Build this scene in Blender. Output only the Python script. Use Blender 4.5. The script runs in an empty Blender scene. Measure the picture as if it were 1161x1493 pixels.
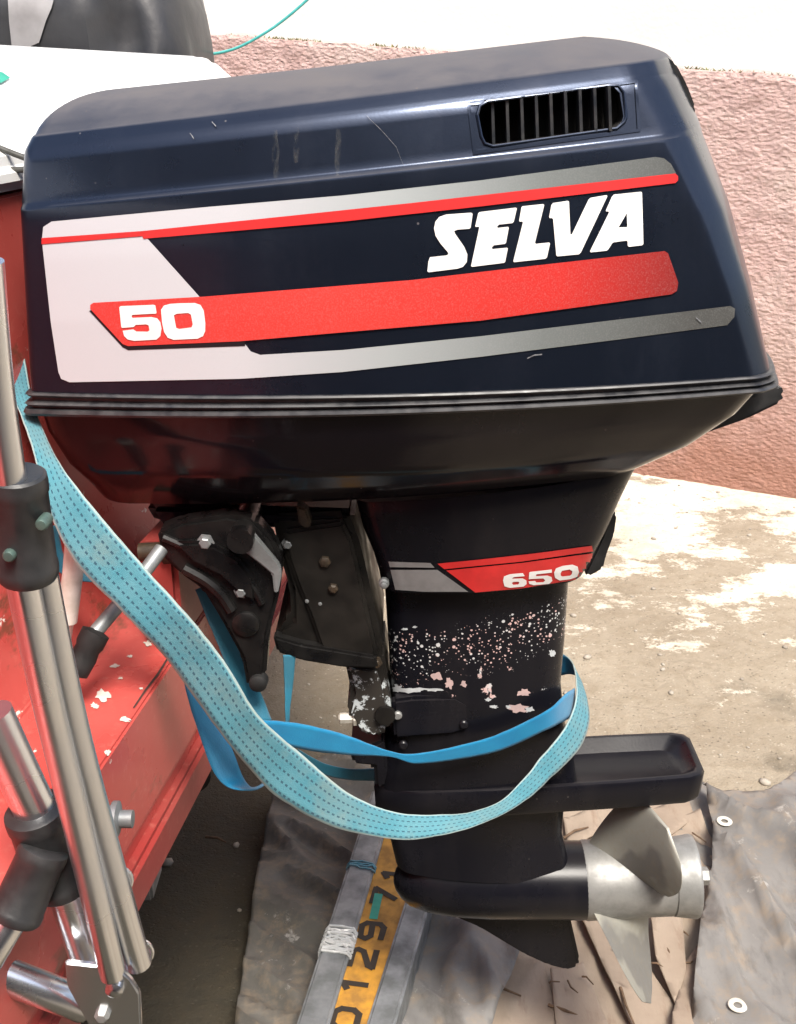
import bpy, bmesh, math, random
from mathutils import Vector, Matrix, noise as mnoise
from mathutils.bvhtree import BVHTree
random.seed(7)
S = bpy.context.scene
C = S.collection
# ---------------------------------------------------------------- camera
FPX, PITCH, H = 1650.0, math.radians(21), 1.40
CX, CY = 580.5, 746.5
cam_d = bpy.data.cameras.new('camera'); cam = bpy.data.objects.new('camera', cam_d); C.objects.link(cam)
cam.location = (0, 0, H); cam.rotation_euler = (math.pi/2 - PITCH, 0, 0)
cam_d.sensor_fit = 'VERTICAL'; cam_d.sensor_height = 24.0; cam_d.lens = 24.0*FPX/1493.0
cam_d.clip_start = 0.02; cam_d.clip_end = 500
S.camera = cam
# ---------------------------------------------------------------- world, sun, exposure
W = bpy.data.worlds.new('World'); S.world = W; W.use_nodes = True
SUN_EL, SUN_AZ = math.radians(58), math.radians(161)      # azimuth measured from +Y towards +X
nt = W.node_tree; bg = nt.nodes['Background']
sky = nt.nodes.new('ShaderNodeTexSky'); sky.sky_type = 'NISHITA'; sky.sun_disc = False
sky.sun_elevation = SUN_EL; sky.sun_rotation = SUN_AZ; sky.air_density = 1.0; sky.dust_density = 4.0; sky.ozone_density = 1.0
nt.links.new(sky.outputs[0], bg.inputs[0]); bg.inputs[1].default_value = 0.11
sd = bpy.data.lights.new('sun', 'SUN'); sun = bpy.data.objects.new('sun', sd); C.objects.link(sun)
sd.energy = 2.6; sd.angle = math.radians(20); sd.color = (1, .95, .87)
dirv = Vector((math.sin(SUN_AZ)*math.cos(SUN_EL), math.cos(SUN_AZ)*math.cos(SUN_EL), math.sin(SUN_EL)))
sun.rotation_euler = dirv.to_track_quat('Z', 'Y').to_euler(); sun.location = (2, -3, 6)
S.view_settings.view_transform = 'Standard'; S.view_settings.look = 'None'; S.view_settings.gamma = 1
S.view_settings.use_curve_mapping = False; S.view_settings.exposure = 1.15

# ---------------------------------------------------------------- pixel -> place
sp, cp = math.sin(PITCH), math.cos(PITCH)
def ray(px, py):
    u, v = (px-CX)/FPX, (CY-py)/FPX
    return Vector((u, cp + v*sp, -sp + v*cp))
O = Vector((0, 0, H))
def onY(px, py, Y): r = ray(px, py); return O + r*(Y/r.y)
def onZ(px, py, Z): r = ray(px, py); return O + r*((Z-H)/r.z)
def onX(px, py, X): r = ray(px, py); return O + r*(X/r.x)

# ---------------------------------------------------------------- materials
def new_mat(name):
    m = bpy.data.materials.new(name); m.use_nodes = True
    return m, m.node_tree, m.node_tree.nodes['Principled BSDF']
def N(t, kind, **kw):
    n = t.nodes.new('ShaderNode'+kind)
    for k, v in kw.items():
        if k in ('op',): n.operation = v
        else: setattr(n, k, v)
    return n
def coords(t): return N(t, 'TexCoord').outputs['Object']
def noise(t, vec, scale, detail=4, rough=.55, sc3=None):
    if sc3:
        mp = N(t, 'Mapping'); mp.inputs['Scale'].default_value = sc3; t.links.new(vec, mp.inputs[0]); vec = mp.outputs[0]
    n = N(t, 'TexNoise'); t.links.new(vec, n.inputs['Vector'])
    n.inputs['Scale'].default_value = scale; n.inputs['Detail'].default_value = detail; n.inputs['Roughness'].default_value = rough
    return n.outputs['Fac']
def ramp(t, fac, lo, hi, a=0., b=1.):
    m = N(t, 'MapRange'); t.links.new(fac, m.inputs[0])
    for i, v in enumerate((lo, hi, a, b)): m.inputs[i+1].default_value = v
    return m.outputs[0]
def mix(t, fac, a, b):
    m = N(t, 'Mix', data_type='RGBA')
    if isinstance(fac, (int, float)): m.inputs[0].default_value = fac
    else: t.links.new(fac, m.inputs[0])
    for s, v in ((6, a), (7, b)):
        if isinstance(v, tuple): m.inputs[s].default_value = (*v, 1)
        else: t.links.new(v, m.inputs[s])
    return m.outputs[2]
def math_(t, op, a, b):
    m = N(t, 'Math', op=op)
    for i, v in enumerate((a, b)):
        if isinstance(v, (int, float)): m.inputs[i].default_value = v
        else: t.links.new(v, m.inputs[i])
    return m.outputs[0]
def bump(t, p, h, strength, dist):
    b = N(t, 'Bump'); b.inputs['Strength'].default_value = strength; b.inputs['Distance'].default_value = dist
    t.links.new(h, b.inputs['Height']); t.links.new(b.outputs[0], p.inputs['Normal'])
def sep(t, v):
    s = N(t, 'SeparateXYZ'); t.links.new(v, s.inputs[0]); return s.outputs
def plain(name, a, b=None, scale=30, rough=(.4, .6), metal=0, coat=0, bmp=0, bscale=200, bdist=.0005, spec=.5):
    m, t, p = new_mat(name); v = coords(t)
    f = ramp(t, noise(t, v, scale), .35, .65)
    t.links.new(mix(t, f, a, b or tuple(x*.8 for x in a)), p.inputs['Base Color'])
    t.links.new(ramp(t, f, 0, 1, *rough), p.inputs['Roughness'])
    p.inputs['Metallic'].default_value = metal; p.inputs['Coat Weight'].default_value = coat; p.inputs['Coat Roughness'].default_value = .12
    p.inputs['Specular IOR Level'].default_value = spec
    if bmp: bump(t, p, noise(t, v, bscale, 6), bmp, bdist)
    return m
M = {}
def cowl_mat(name, dust, base=(.007, .012, .030), rough=(.24, .34), coat=.5, spec=.5, coatr=.18, metal=0):
    m, t, p = new_mat(name); v = coords(t)
    geo = N(t, 'NewGeometry'); nz = sep(t, geo.outputs['Normal'])[2]
    up = ramp(t, nz, .72, .94)
    n1 = noise(t, v, 9, 6, .65); n2 = noise(t, v, 160, 4, .7); streak = noise(t, v, 14, 5, .6, (1.0, 1.0, .12))
    df = math_(t, 'MULTIPLY', math_(t, 'MULTIPLY', up, dust), ramp(t, n1, .3, .7, .55, 1.0))
    side = math_(t, 'MULTIPLY', ramp(t, math_(t, 'ADD', streak, math_(t, 'MULTIPLY', n2, .25)), .62, .95), .05)
    df = math_(t, 'ADD', df, side)
    sv = N(t, 'TexVoronoi'); sv.inputs['Scale'].default_value = 95; t.links.new(v, sv.inputs['Vector'])
    sr = sep(t, sv.outputs['Color'])[1]
    sp_ = math_(t, 'MULTIPLY', ramp(t, math_(t, 'SUBTRACT', ramp(t, sr, .90, 1.0, 0, .14), sv.outputs['Distance']), 0, .04), .35)
    df = math_(t, 'ADD', df, sp_)
    t.links.new(mix(t, df, base, (.17, .145, .125)), p.inputs['Base Color'])
    r = math_(t, 'ADD', ramp(t, n1, .3, .7, *rough), math_(t, 'MULTIPLY', df, .9))
    t.links.new(r, p.inputs['Roughness'])
    p.inputs['Coat Weight'].default_value = coat; p.inputs['Coat Roughness'].default_value = coatr; p.inputs['Specular IOR Level'].default_value = spec
    inv = ramp(t, df, 0, .45, 1, 0)
    t.links.new(math_(t, 'MULTIPLY', inv, coat), p.inputs['Coat Weight'])
    if metal: t.links.new(math_(t, 'MULTIPLY', inv, metal), p.inputs['Metallic'])
    # fine scratches
    vo = N(t, 'TexVoronoi', feature='DISTANCE_TO_EDGE'); vo.inputs['Scale'].default_value = 7
    mp = N(t, 'Mapping'); mp.inputs['Rotation'].default_value = (0, .5, .3); t.links.new(v, mp.inputs[0]); t.links.new(mp.outputs[0], vo.inputs['Vector'])
    bump(t, p, math_(t, 'ADD', noise(t, v, 420, 3), math_(t, 'MULTIPLY', noise(t, v, 6, 2), 2.0)), .10, .0006)
    return m
M['cowl'] = cowl_mat('cowl_paint', .55, (.021, .030, .052), (.25, .33), .4, .5, .14, .8)
M['pan'] = cowl_mat('pan_paint', .1, (.007, .0055, .0085), (.10, .18), .15, .25, .08)
M['leg'] = cowl_mat('leg_paint', .05, (.006, .006, .009), (.22, .34), .06, .22)
M['bracket'] = plain('bracket_paint', (.005, .0047, .005), (.010, .0095, .009), 40, (.2, .42), 0, 0, .2, 120, .0006, .3)
M['swivel'] = plain('swivel_paint', (.007, .0065, .006), (.015, .013, .011), 22, (.3, .55), 0, 0, .2, 90, .0006, .25)
M['rubber'] = plain('rubber', (.008, .008, .008), (.018, .018, .018), 50, (.5, .7), 0, 0, .2, 200, .0005, .3)
M['gasket'] = plain('gasket', (.02, .021, .024), (.05, .05, .052), 60, (.32, .5))
M['void'] = plain('vent_dark', (.006, .005, .004), (.010, .008, .006), 30, (.8, .9))
M['slat'] = plain('slat_plastic', (.012, .015, .02), (.03, .03, .03), 60, (.4, .6))
M['white_vinyl'] = plain('white_vinyl', (.80, .79, .76), (.74, .73, .70), 40, (.35, .5))
M['black_vinyl'] = plain('black_vinyl', (.01, .011, .014), None, 40, (.3, .4))
def fade_mat(name, stops, rough=.35, metal=0):
    m, t, p = new_mat(name); v = coords(t); x = sep(t, v)[0]
    cr = N(t, 'ValToRGB'); f = ramp(t, math_(t, 'ADD', x, math_(t, 'MULTIPLY', noise(t, v, 900, 1), .01)), -.36, .36); t.links.new(f, cr.inputs[0])
    e = cr.color_ramp.elements
    while len(e) < len(stops): e.new(.5)
    for el, (pos, c) in zip(e, stops): el.position = pos; el.color = (*c, 1)
    n = noise(t, v, 700, 2)
    t.links.new(mix(t, ramp(t, n, .45, .75, 0, .12), cr.outputs[0], (.4, .4, .4)), p.inputs['Base Color'])
    p.inputs['Roughness'].default_value = rough; p.inputs['Metallic'].default_value = metal
    return m
M['silver'] = fade_mat('silver_fade_vinyl', [(0, (.50, .50, .53)), (.30, (.50, .51, .53)), (.50, (.34, .37, .37)), (.70, (.15, .165, .16)), (.9, (.065, .066, .062))])
M['red_vinyl'] = fade_mat('red_fade_vinyl', [(0, (.62, .035, .03)), (.42, (.62, .045, .035)), (.72, (.50, .025, .02)), (.88, (.20, .014, .012))])
M['red_line'] = plain('red_line_vinyl', (.62, .028, .028), None, 40, (.3, .4))
M['grey_vinyl'] = plain('grey_vinyl', (.22, .22, .22), (.19, .19, .19), 90, (.4, .5))
M['cast'] = plain('cast_aluminium', (.30, .30, .29), (.23, .23, .22), 60, (.42, .58), .45, 0, .3, 260)
def blade_mat():
    m, t, p = new_mat('worn_blade'); v = coords(t)
    f = ramp(t, noise(t, v, 13, 3, .4), .47, .53)
    g = noise(t, v, 90, 5, .7)
    c = mix(t, f, (.21, .205, .19), (.33, .325, .285))
    t.links.new(mix(t, ramp(t, g, .5, .8, 0, .5), c, (.34, .30, .22)), p.inputs['Base Color'])
    p.inputs['Metallic'].default_value = .35; t.links.new(ramp(t, g, .3, .7, .45, .65), p.inputs['Roughness'])
    bump(t, p, g, .2, .0006); return m
M['blade'] = blade_mat()
M['steel'] = plain('stainless', (.80, .82, .85), (.72, .74, .77), 8, (.22, .36), 1)
M['zinc'] = plain('galvanised', (.30, .315, .32), (.17, .18, .18), 30, (.4, .6), .55, 0, .25, 150)
M['bronze'] = plain('rusty_bronze', (.055, .036, .02), (.025, .018, .011), 90, (.5, .7), .2)
M['white_rod'] = plain('white_paint', (.72, .70, .64), (.5, .47, .4), 40, (.4, .6))
M['plastic'] = plain('black_plastic', (.016, .017, .018), (.03, .03, .031), 40, (.34, .5), 0, 0, .3, 300)
M['screw_green'] = plain('screw_verdigris', (.10, .16, .135), (.06, .09, .08), 120, (.4, .6), .4)
# chipped paint on the leg
def chipped():
    m = M['leg'].copy(); m.name = 'leg_chipped'; t = m.node_tree; p = t.nodes['Principled BSDF']; v = coords(t)
    z = sep(t, v)[2]; x = sep(t, v)[0]
    k0, k1 = onY(570, 925, 1.19), onY(830, 876, 1.19); sl = (k1.z-k0.z)/(k1.x-k0.x)
    zz = math_(t, 'SUBTRACT', math_(t, 'SUBTRACT', z, k0.z), math_(t, 'MULTIPLY', math_(t, 'SUBTRACT', x, k0.x), sl))    # metres above the upper limit of the flaking
    zz = math_(t, 'ADD', zz, math_(t, 'MULTIPLY', math_(t, 'SUBTRACT', noise(t, v, 30, 4), .5), .03))
    band = math_(t, 'MULTIPLY', ramp(t, zz, .004, -.012), ramp(t, zz, -.085, -.045))
    cl = noise(t, v, 20, 4, .6)
    vo = N(t, 'TexVoronoi'); vo.inputs['Scale'].default_value = 290; t.links.new(v, vo.inputs['Vector'])
    rnd_ = sep(t, vo.outputs['Color'])[0]
    thr = math_(t, 'MULTIPLY', math_(t, 'MULTIPLY', band, ramp(t, cl, .34, .56, .45, 1)), math_(t, 'MULTIPLY', rnd_, .60))
    spots = ramp(t, math_(t, 'SUBTRACT', thr, vo.outputs['Distance']), -.01, .03)
    vb = N(t, 'TexVoronoi'); vb.inputs['Scale'].default_value = 105; t.links.new(v, vb.inputs['Vector'])
    rb = sep(t, vb.outputs['Color'])[0]
    spots2 = math_(t, 'MULTIPLY', ramp(t, math_(t, 'SUBTRACT', math_(t, 'MULTIPLY', band, ramp(t, rb, .72, 1.0, 0, .36)), vb.outputs['Distance']), 0, .04), 1.0)
    spots = math_(t, 'MAXIMUM', spots, spots2)
    low = math_(t, 'MULTIPLY', ramp(t, zz, -.045, -.06), ramp(t, zz, -.135, -.115))
    big = math_(t, 'MULTIPLY', ramp(t, math_(t, 'ADD', noise(t, v, 60, 5, .65), math_(t, 'MULTIPLY', cl, .3)), .80, .82), low)
    old = p.inputs['Base Color'].links[0].from_socket
    chip = mix(t, ramp(t, noise(t, v, 45, 3), .48, .56), (.55, .56, .56), (.58, .40, .38))
    t.links.new(mix(t, math_(t, 'MAXIMUM', spots, big), old, chip), p.inputs['Base Color'])
    return m
M['leg_chipped'] = chipped()
def mount_mat():
    m, t, p = new_mat('chipped_mount'); v = coords(t)
    f = ramp(t, noise(t, v, 60, 6, .7), .53, .56)
    t.links.new(mix(t, f, (.03, .026, .022), (.48, .52, .53)), p.inputs['Base Color']); p.inputs['Roughness'].default_value = .5
    return m
M['mount'] = mount_mat()
def strap_mat(name, a, b, dash):
    m, t, p = new_mat(name); uv = N(t, 'UVMap').outputs[0]; s = sep(t, uv)      # u metres along, v metres across
    col = mix(t, ramp(t, noise(t, coords(t), 24, 5, .6), .35, .68), a, b)
    weave = N(t, 'TexWave', wave_type='BANDS', bands_direction='X'); weave.inputs['Scale'].default_value = 260; weave.inputs['Distortion'].default_value = .3
    t.links.new(uv, weave.inputs['Vector'])
    if dash:
        row = math_(t, 'FRACT', math_(t, 'MULTIPLY', s[1], 5.0), 0)
        inrow = math_(t, 'LESS_THAN', math_(t, 'ABSOLUTE', math_(t, 'SUBTRACT', row, .5), 0), .115)
        par = math_(t, 'MULTIPLY', math_(t, 'FLOOR', math_(t, 'MULTIPLY', s[1], 5.0), 0), .5)
        d = math_(t, 'FRACT', math_(t, 'ADD', math_(t, 'MULTIPLY', s[0], 150.0), par), 0)
        ind = math_(t, 'LESS_THAN', d, .52)
        k = math_(t, 'MULTIPLY', math_(t, 'MULTIPLY', inrow, ind), .85)
        
        e = ramp(t, math_(t, 'ABSOLUTE', math_(t, 'SUBTRACT', s[1], .5), 0), .44, .475)
        col = mix(t, math_(t, 'MULTIPLY', e, .6), col, (.50, .56, .50))
        tint_mask = math_(t, 'MULTIPLY', ramp(t, noise(t, coords(t), 9, 6, .7), .50, .70), .42)  # grime patches on the webbing
        col = mix(t, tint_mask, col, (.27, .26, .19))
        col = mix(t, k, col, (.006, .055, .095))
    t.links.new(col, p.inputs['Base Color']); p.inputs['Roughness'].default_value = .75 if dash else .5
    p.inputs['Sheen Weight'].default_value = .15
    bump(t, p, math_(t, 'ADD', weave.outputs['Fac'], math_(t, 'MULTIPLY', noise(t, coords(t), 700, 3), 1.2)), .6, .0008); return m
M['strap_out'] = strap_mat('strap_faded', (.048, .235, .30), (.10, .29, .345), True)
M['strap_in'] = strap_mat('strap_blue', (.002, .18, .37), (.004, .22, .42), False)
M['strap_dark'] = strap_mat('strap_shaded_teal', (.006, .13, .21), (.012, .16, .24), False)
def red_mat(name, a, b, chips, rough=(.18, .4)):
    m, t, p = new_mat(name); v = coords(t)
    n1 = noise(t, v, 6, 5, .6); n2 = noise(t, v, 30, 5, .65, (1, .6, 1))
    c = mix(t, ramp(t, n1, .35, .7), a, b)
    c = mix(t, math_(t, 'MULTIPLY', ramp(t, noise(t, v, 16, 5, .7, (1, .4, 1)), .60, .68), .75), c, (.13, .06, .035))
    c = mix(t, math_(t, 'MULTIPLY', ramp(t, noise(t, v, 70, 6, .75), .55, .75), .35), c, (.62, .26, .20))
    if chips: c = mix(t, ramp(t, n2, chips, chips+.02), c, (.72, .68, .60))
    t.links.new(c, p.inputs['Base Color']); t.links.new(ramp(t, n1, .3, .7, *rough), p.inputs['Roughness'])
    bump(t, p, n2, .12, .002); return m
M['red'] = red_mat('red_gelcoat', (.43, .060, .050), (.50, .095, .08), .655)
M['red_low'] = red_mat('red_weathered', (.30, .04, .035), (.24, .055, .045), .80, (.35, .55))
M['white_gel'] = plain('white_gelcoat', (.80, .80, .78), (.76, .76, .74), 5, (.2, .35), 0, .2)
M['black_sheet'] = plain('black_sheet', (.018, .018, .020), (.035, .035, .037), 7, (.35, .55), 0, .1, .3, 30, .004)
M['grey_cloth'] = plain('grey_cloth', (.30, .29, .29), (.2, .19, .19), 10, (.6, .8))
M['cord'] = plain('green_cord', (.05, .34, .32), (.08, .42, .40), 80, (.5, .7))
M['cable'] = plain('grey_cable', (.05, .05, .045), None, 80, (.5, .7))
M['plate_y'] = plain('yellow_plate', (.58, .28, .03), (.30, .15, .03), 40, (.45, .7))
M['ink'] = plain('plate_ink', (.03, .022, .015), None, 30, (.6, .7))
M['green_mark'] = plain('green_mark', (.03, .35, .25), None, 30, (.5, .6))
M['film'] = plain('clear_wrap', (.60, .61, .60), (.45, .47, .47), 60, (.12, .3), 0, .6, .6, 60, .003)
M['twine'] = plain('blue_twine', (.10, .30, .38), (.2, .35, .4), 80, (.6, .7))
def tarp_mat(name, a, b):
    m, t, p = new_mat(name); v = coords(t)
    n1 = noise(t, v, 5, 6, .65); n2 = noise(t, v, 28, 6, .7)
    c = mix(t, ramp(t, n1, .3, .7), a, b)
    c = mix(t, math_(t, 'MULTIPLY', ramp(t, n2, .48, .72), .6), c, (.27, .20, .13))
    c = mix(t, math_(t, 'MULTIPLY', ramp(t, noise(t, v, 16, 6, .7, (1, .4, 1)), .55, .72), .6), c, (.06, .055, .05))
    c = mix(t, math_(t, 'MULTIPLY', ramp(t, noise(t, v, 12, 6, .75), .62, .70), .7), c, (.46, .44, .40))
    t.links.new(c, p.inputs['Base Color']); t.links.new(ramp(t, n2, .3, .7, .45, .75), p.inputs['Roughness'])
    bump(t, p, math_(t, 'ADD', n2, math_(t, 'MULTIPLY', noise(t, v, 900, 2), .3)), .4, .002); return m
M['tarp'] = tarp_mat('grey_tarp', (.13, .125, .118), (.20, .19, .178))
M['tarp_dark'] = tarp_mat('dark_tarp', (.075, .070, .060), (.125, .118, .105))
def card_mat():
    m, t, p = new_mat('wet_cardboard'); v = coords(t)
    n1 = noise(t, v, 6, 6, .65); n2 = noise(t, v, 40, 6, .7, (1, .25, 1))
    oi = N(t, 'ObjectInfo').outputs['Random']
    c = mix(t, ramp(t, n1, .3, .7), (.19, .14, .105), (.31, .25, .19))
    c = mix(t, math_(t, 'MULTIPLY', oi, .45), c, (.38, .31, .24))
    c = mix(t, math_(t, 'MULTIPLY', ramp(t, n2, .55, .75), .6), c, (.16, .09, .055))
    t.links.new(c, p.inputs['Base Color']); p.inputs['Roughness'].default_value = .85
    bump(t, p, n2, .5, .003); return m
M['card'] = card_mat()
M['twig'] = plain('twig_bark', (.09, .055, .03), (.16, .1, .06), 80, (.8, .9))
M['pebble'] = plain('pebble', (.42, .38, .32), (.25, .22, .18), 12, (.7, .9))
M['weed'] = plain('weed', (.10, .12, .025), (.16, .14, .04), 40, (.6, .8))

# ---------------------------------------------------------------- mesh helpers
def link(o, parent=None, label=None, cat=None, kind=None, group=None):
    C.objects.link(o)
    if parent is not None:
        o.parent = parent; o.matrix_parent_inverse = parent_inv(parent)
    if label: o['label'] = label
    if cat: o['category'] = cat
    if kind: o['kind'] = kind
    if group: o['group'] = group
    return o
def world_loc(o):
    l = o.location.copy()
    return l
def parent_inv(p):
    m = Matrix.Translation(p.location)
    if p.parent is not None: m = p.parent.matrix_parent_inverse.inverted() @ Matrix.Identity(4) if False else m
    return m.inverted()
def empty(name, loc, label, cat, group=None):
    e = bpy.data.objects.new(name, None); e.location = loc; e.empty_display_size = .05
    return link(e, None, label, cat, None, group)
def smooth(bm, ang=35):
    for f in bm.faces: f.smooth = True
    a = math.radians(ang)
    for e in bm.edges:
        if len(e.link_faces) == 2 and e.calc_face_angle(0) > a: e.smooth = False
def obj(name, bm, mat, parent=None, ang=35, **kw):
    bmesh.ops.recalc_face_normals(bm, faces=bm.faces) if kw.pop('recalc', True) else None
    smooth(bm, ang)
    me = bpy.data.meshes.new(name); bm.to_mesh(me); bm.free()
    mats = mat if isinstance(mat, (list, tuple)) else [mat]
    for m in mats: me.materials.append(M[m] if isinstance(m, str) else m)
    return link(bpy.data.objects.new(name, me), parent, **kw)

def outline(xf, xa, hwe, b, rf, ra, zf, za, Y, bow=0, ns=26, na=6, nf=7):
    rf = min(rf, hwe*.95); ra = min(ra, hwe*.95)
    half = []
    for i in range(nf): half.append((xf, -(hwe-rf)*i/nf))
    for i in range(na):
        a = math.pi/2*i/na; half.append((xf+rf-rf*math.cos(a), -(hwe-rf)-rf*math.sin(a)))
    for i in range(ns+1):
        t = i/ns; half.append((xf+rf+(xa-ra-xf-rf)*t, -hwe - b*(1-(2*t-1)**2)))
    for i in range(1, na+1):
        a = math.pi/2*i/na; half.append((xa-ra+ra*math.sin(a), -(hwe-ra)-ra*math.cos(a)))
    for i in range(1, nf+1): half.append((xa, -(hwe-ra)*(1-i/nf)))
    w0 = hwe-ra*.3
    half = [(x + (bow*(1-(y/w0)**2) if x > xa-ra*.7 and abs(y) < w0 else 0), y) for x, y in half]
    full = half + [(x, -y) for x, y in reversed(half[1:-1])]
    return [Vector((x, Y+y, zf+(za-zf)*(x-xf)/(xa-xf))) for x, y in full]
YM = 1.245
def ring_px(f, a, hwe, b=.0, r=.03, ra=None, bow=0, Y=YM):
    pf, pa = onY(*f, Y-hwe), onY(*a, Y-hwe)
    return outline(pf.x, pa.x, hwe, b, r, ra or r, pf.z, pa.z, Y, bow)
def loft(rings, cap0=True, cap1=True):
    bm = bmesh.new(); vs = [[bm.verts.new(p) for p in r] for r in rings]; n = len(rings[0])
    for a, b in zip(vs, vs[1:]):
        for i in range(n): bm.faces.new((a[i], a[(i+1) % n], b[(i+1) % n], b[i]))
    if cap0: bm.faces.new(vs[0])
    if cap1: bm.faces.new(list(reversed(vs[-1])))
    return bm
def lerp_rings(rings, k):
    out = []
    for a, b in zip(rings, rings[1:]):
        for i in range(k): out.append([p.lerp(q, i/k) for p, q in zip(a, b)])
    return out + [rings[-1]]
def inset_ring(ring, d, dz, Y=YM, kx=1.0):
    c = sum(ring, Vector())/len(ring)
    xs = [p.x for p in ring]; x0, x1 = min(xs), max(xs); hw = max(abs(p.y-Y) for p in ring)
    mx = (x0+x1)/2; L = (x1-x0)/2
    return [Vector((mx+(p.x-mx)*(L-d*kx)/L, Y+(p.y-Y)*(hw-d)/hw, p.z+dz)) for p in ring]
def catmull(pts, n):
    out = []
    P = [pts[0]] + list(pts) + [pts[-1]]
    for i in range(1, len(P)-2):
        p0, p1, p2, p3 = P[i-1:i+3]
        for k in range(n):
            t = k/n
            out.append(.5*((2*p1)+(p2-p0)*t+(2*p0-5*p1+4*p2-p3)*t*t+(3*p1-p0-3*p2+p3)*t**3))
    return out + [pts[-1]]
def tube_bm(pts, rad, seg=14, cap=True, bm=None):
    bm = bm or bmesh.new(); rings = []
    rads = rad if isinstance(rad, (list, tuple)) else [rad]*len(pts)
    up = Vector((.13, .2, 1)).normalized(); prev = None
    for i, p in enumerate(pts):
        d = (pts[min(i+1, len(pts)-1)]-pts[max(i-1, 0)]).normalized()
        if prev is None:
            u = d.cross(up)
            if u.length < .05: u = d.cross(Vector((1, 0, 0)))
        else: u = prev - d*prev.dot(d)
        u.normalize(); prev = u; w = d.cross(u)
        rings.append([bm.verts.new(p+(u*math.cos(a)+w*math.sin(a))*rads[i]) for a in (2*math.pi*k/seg for k in range(seg))])
    for a, b in zip(rings, rings[1:]):
        for k in range(seg): bm.faces.new((a[k], a[(k+1) % seg], b[(k+1) % seg], b[k]))
    if cap: bm.faces.new(rings[0]); bm.faces.new(list(reversed(rings[-1])))
    return bm
def round_tube(p, q, r, seg=18):
    """straight tube with softly rounded ends"""
    d = (q-p); L = d.length; d.normalize(); e = r*.35
    pts = [p, p+d*e*.3, p+d*e, q-d*e, q-d*e*.3, q]
    return tube_bm(pts, [r*.7, r*.92, r, r, r*.92, r*.7], seg)
def lathe(axis0, axis1, prof, seg=40, cap=True):
    """prof: (t along the axis in metres, radius)"""
    d = (axis1-axis0).normalized()
    return tube_bm([axis0+d*t for t, _ in prof], [r for _, r in prof], seg, cap)
def prism(pxs, Y0, th, bevel=.004, seg=2):
    bm = bmesh.new(); a = [bm.verts.new(onY(x, y, Y0)) for x, y in pxs]
    f = bm.faces.new(a); r = bmesh.ops.extrude_face_region(bm, geom=[f])
    bmesh.ops.translate(bm, verts=[v for v in r['geom'] if isinstance(v, bmesh.types.BMVert)], vec=(0, th, 0))
    bmesh.ops.recalc_face_normals(bm, faces=bm.faces)
    if bevel: bmesh.ops.bevel(bm, geom=list(bm.edges), offset=bevel, segments=seg, affect='EDGES', clamp_overlap=True)
    return bm
def box(c, s, bevel=.004, rot=None):
    bm = bmesh.new(); bmesh.ops.create_cube(bm, size=1)
    bmesh.ops.scale(bm, vec=s, verts=bm.verts)
    if bevel: bmesh.ops.bevel(bm, geom=list(bm.edges), offset=bevel, segments=2, affect='EDGES', clamp_overlap=True)
    if rot: bmesh.ops.rotate(bm, verts=bm.verts, matrix=rot)
    bmesh.ops.translate(bm, verts=bm.verts, vec=c); return bm
def fill2d(loops, step):
    """flat polygon(s) with holes in a 2D plane, cut into a grid so that it can follow a curved surface"""
    bm = bmesh.new(); es = []
    for lp in loops:
        vs = [bm.verts.new((x, y, 0)) for x, y in lp]
        es += [bm.edges.new((vs[i], vs[(i+1) % len(vs)])) for i in range(len(vs))]
    bmesh.ops.triangle_fill(bm, edges=es, use_beauty=True, use_dissolve=False, normal=(0, 0, 1))
    xs = [p[0] for l in loops for p in l]; ys = [p[1] for l in loops for p in l]
    for ax, lo, hi in ((0, min(xs), max(xs)), (1, min(ys), max(ys))):
        k = lo+step*.5
        while k < hi:
            co = [0, 0, 0]; no = [0, 0, 0]; co[ax] = k; no[ax] = 1
            bmesh.ops.bisect_plane(bm, geom=list(bm.verts)+list(bm.edges)+list(bm.faces), plane_co=co, plane_no=no, dist=1e-5)
            k += step
    return bm
def bvh_of(o):
    return BVHTree.FromPolygons([v.co.copy() for v in o.data.vertices], [list(p.vertices) for p in o.data.polygons])
def decal(name, loops, bvh, mat, parent, off=.0006, step=14, **kw):
    if isinstance(loops[0][0], (int, float)): loops = [loops]
    bm = fill2d(loops, step)
    bad = []
    for v in bm.verts:
        r = ray(v.co.x, v.co.y).normalized(); h = bvh.ray_cast(O, r)
        if h[0] is None: bad.append(v); continue
        n = h[1] if h[1].dot(r) < 0 else -h[1]
        v.co = h[0] + n*off
    if bad: bmesh.ops.delete(bm, geom=bad, context='VERTS')
    bmesh.ops.remove_doubles(bm, verts=bm.verts, dist=1e-6)
    return obj(name, bm, mat, parent, 60, **kw)
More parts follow.
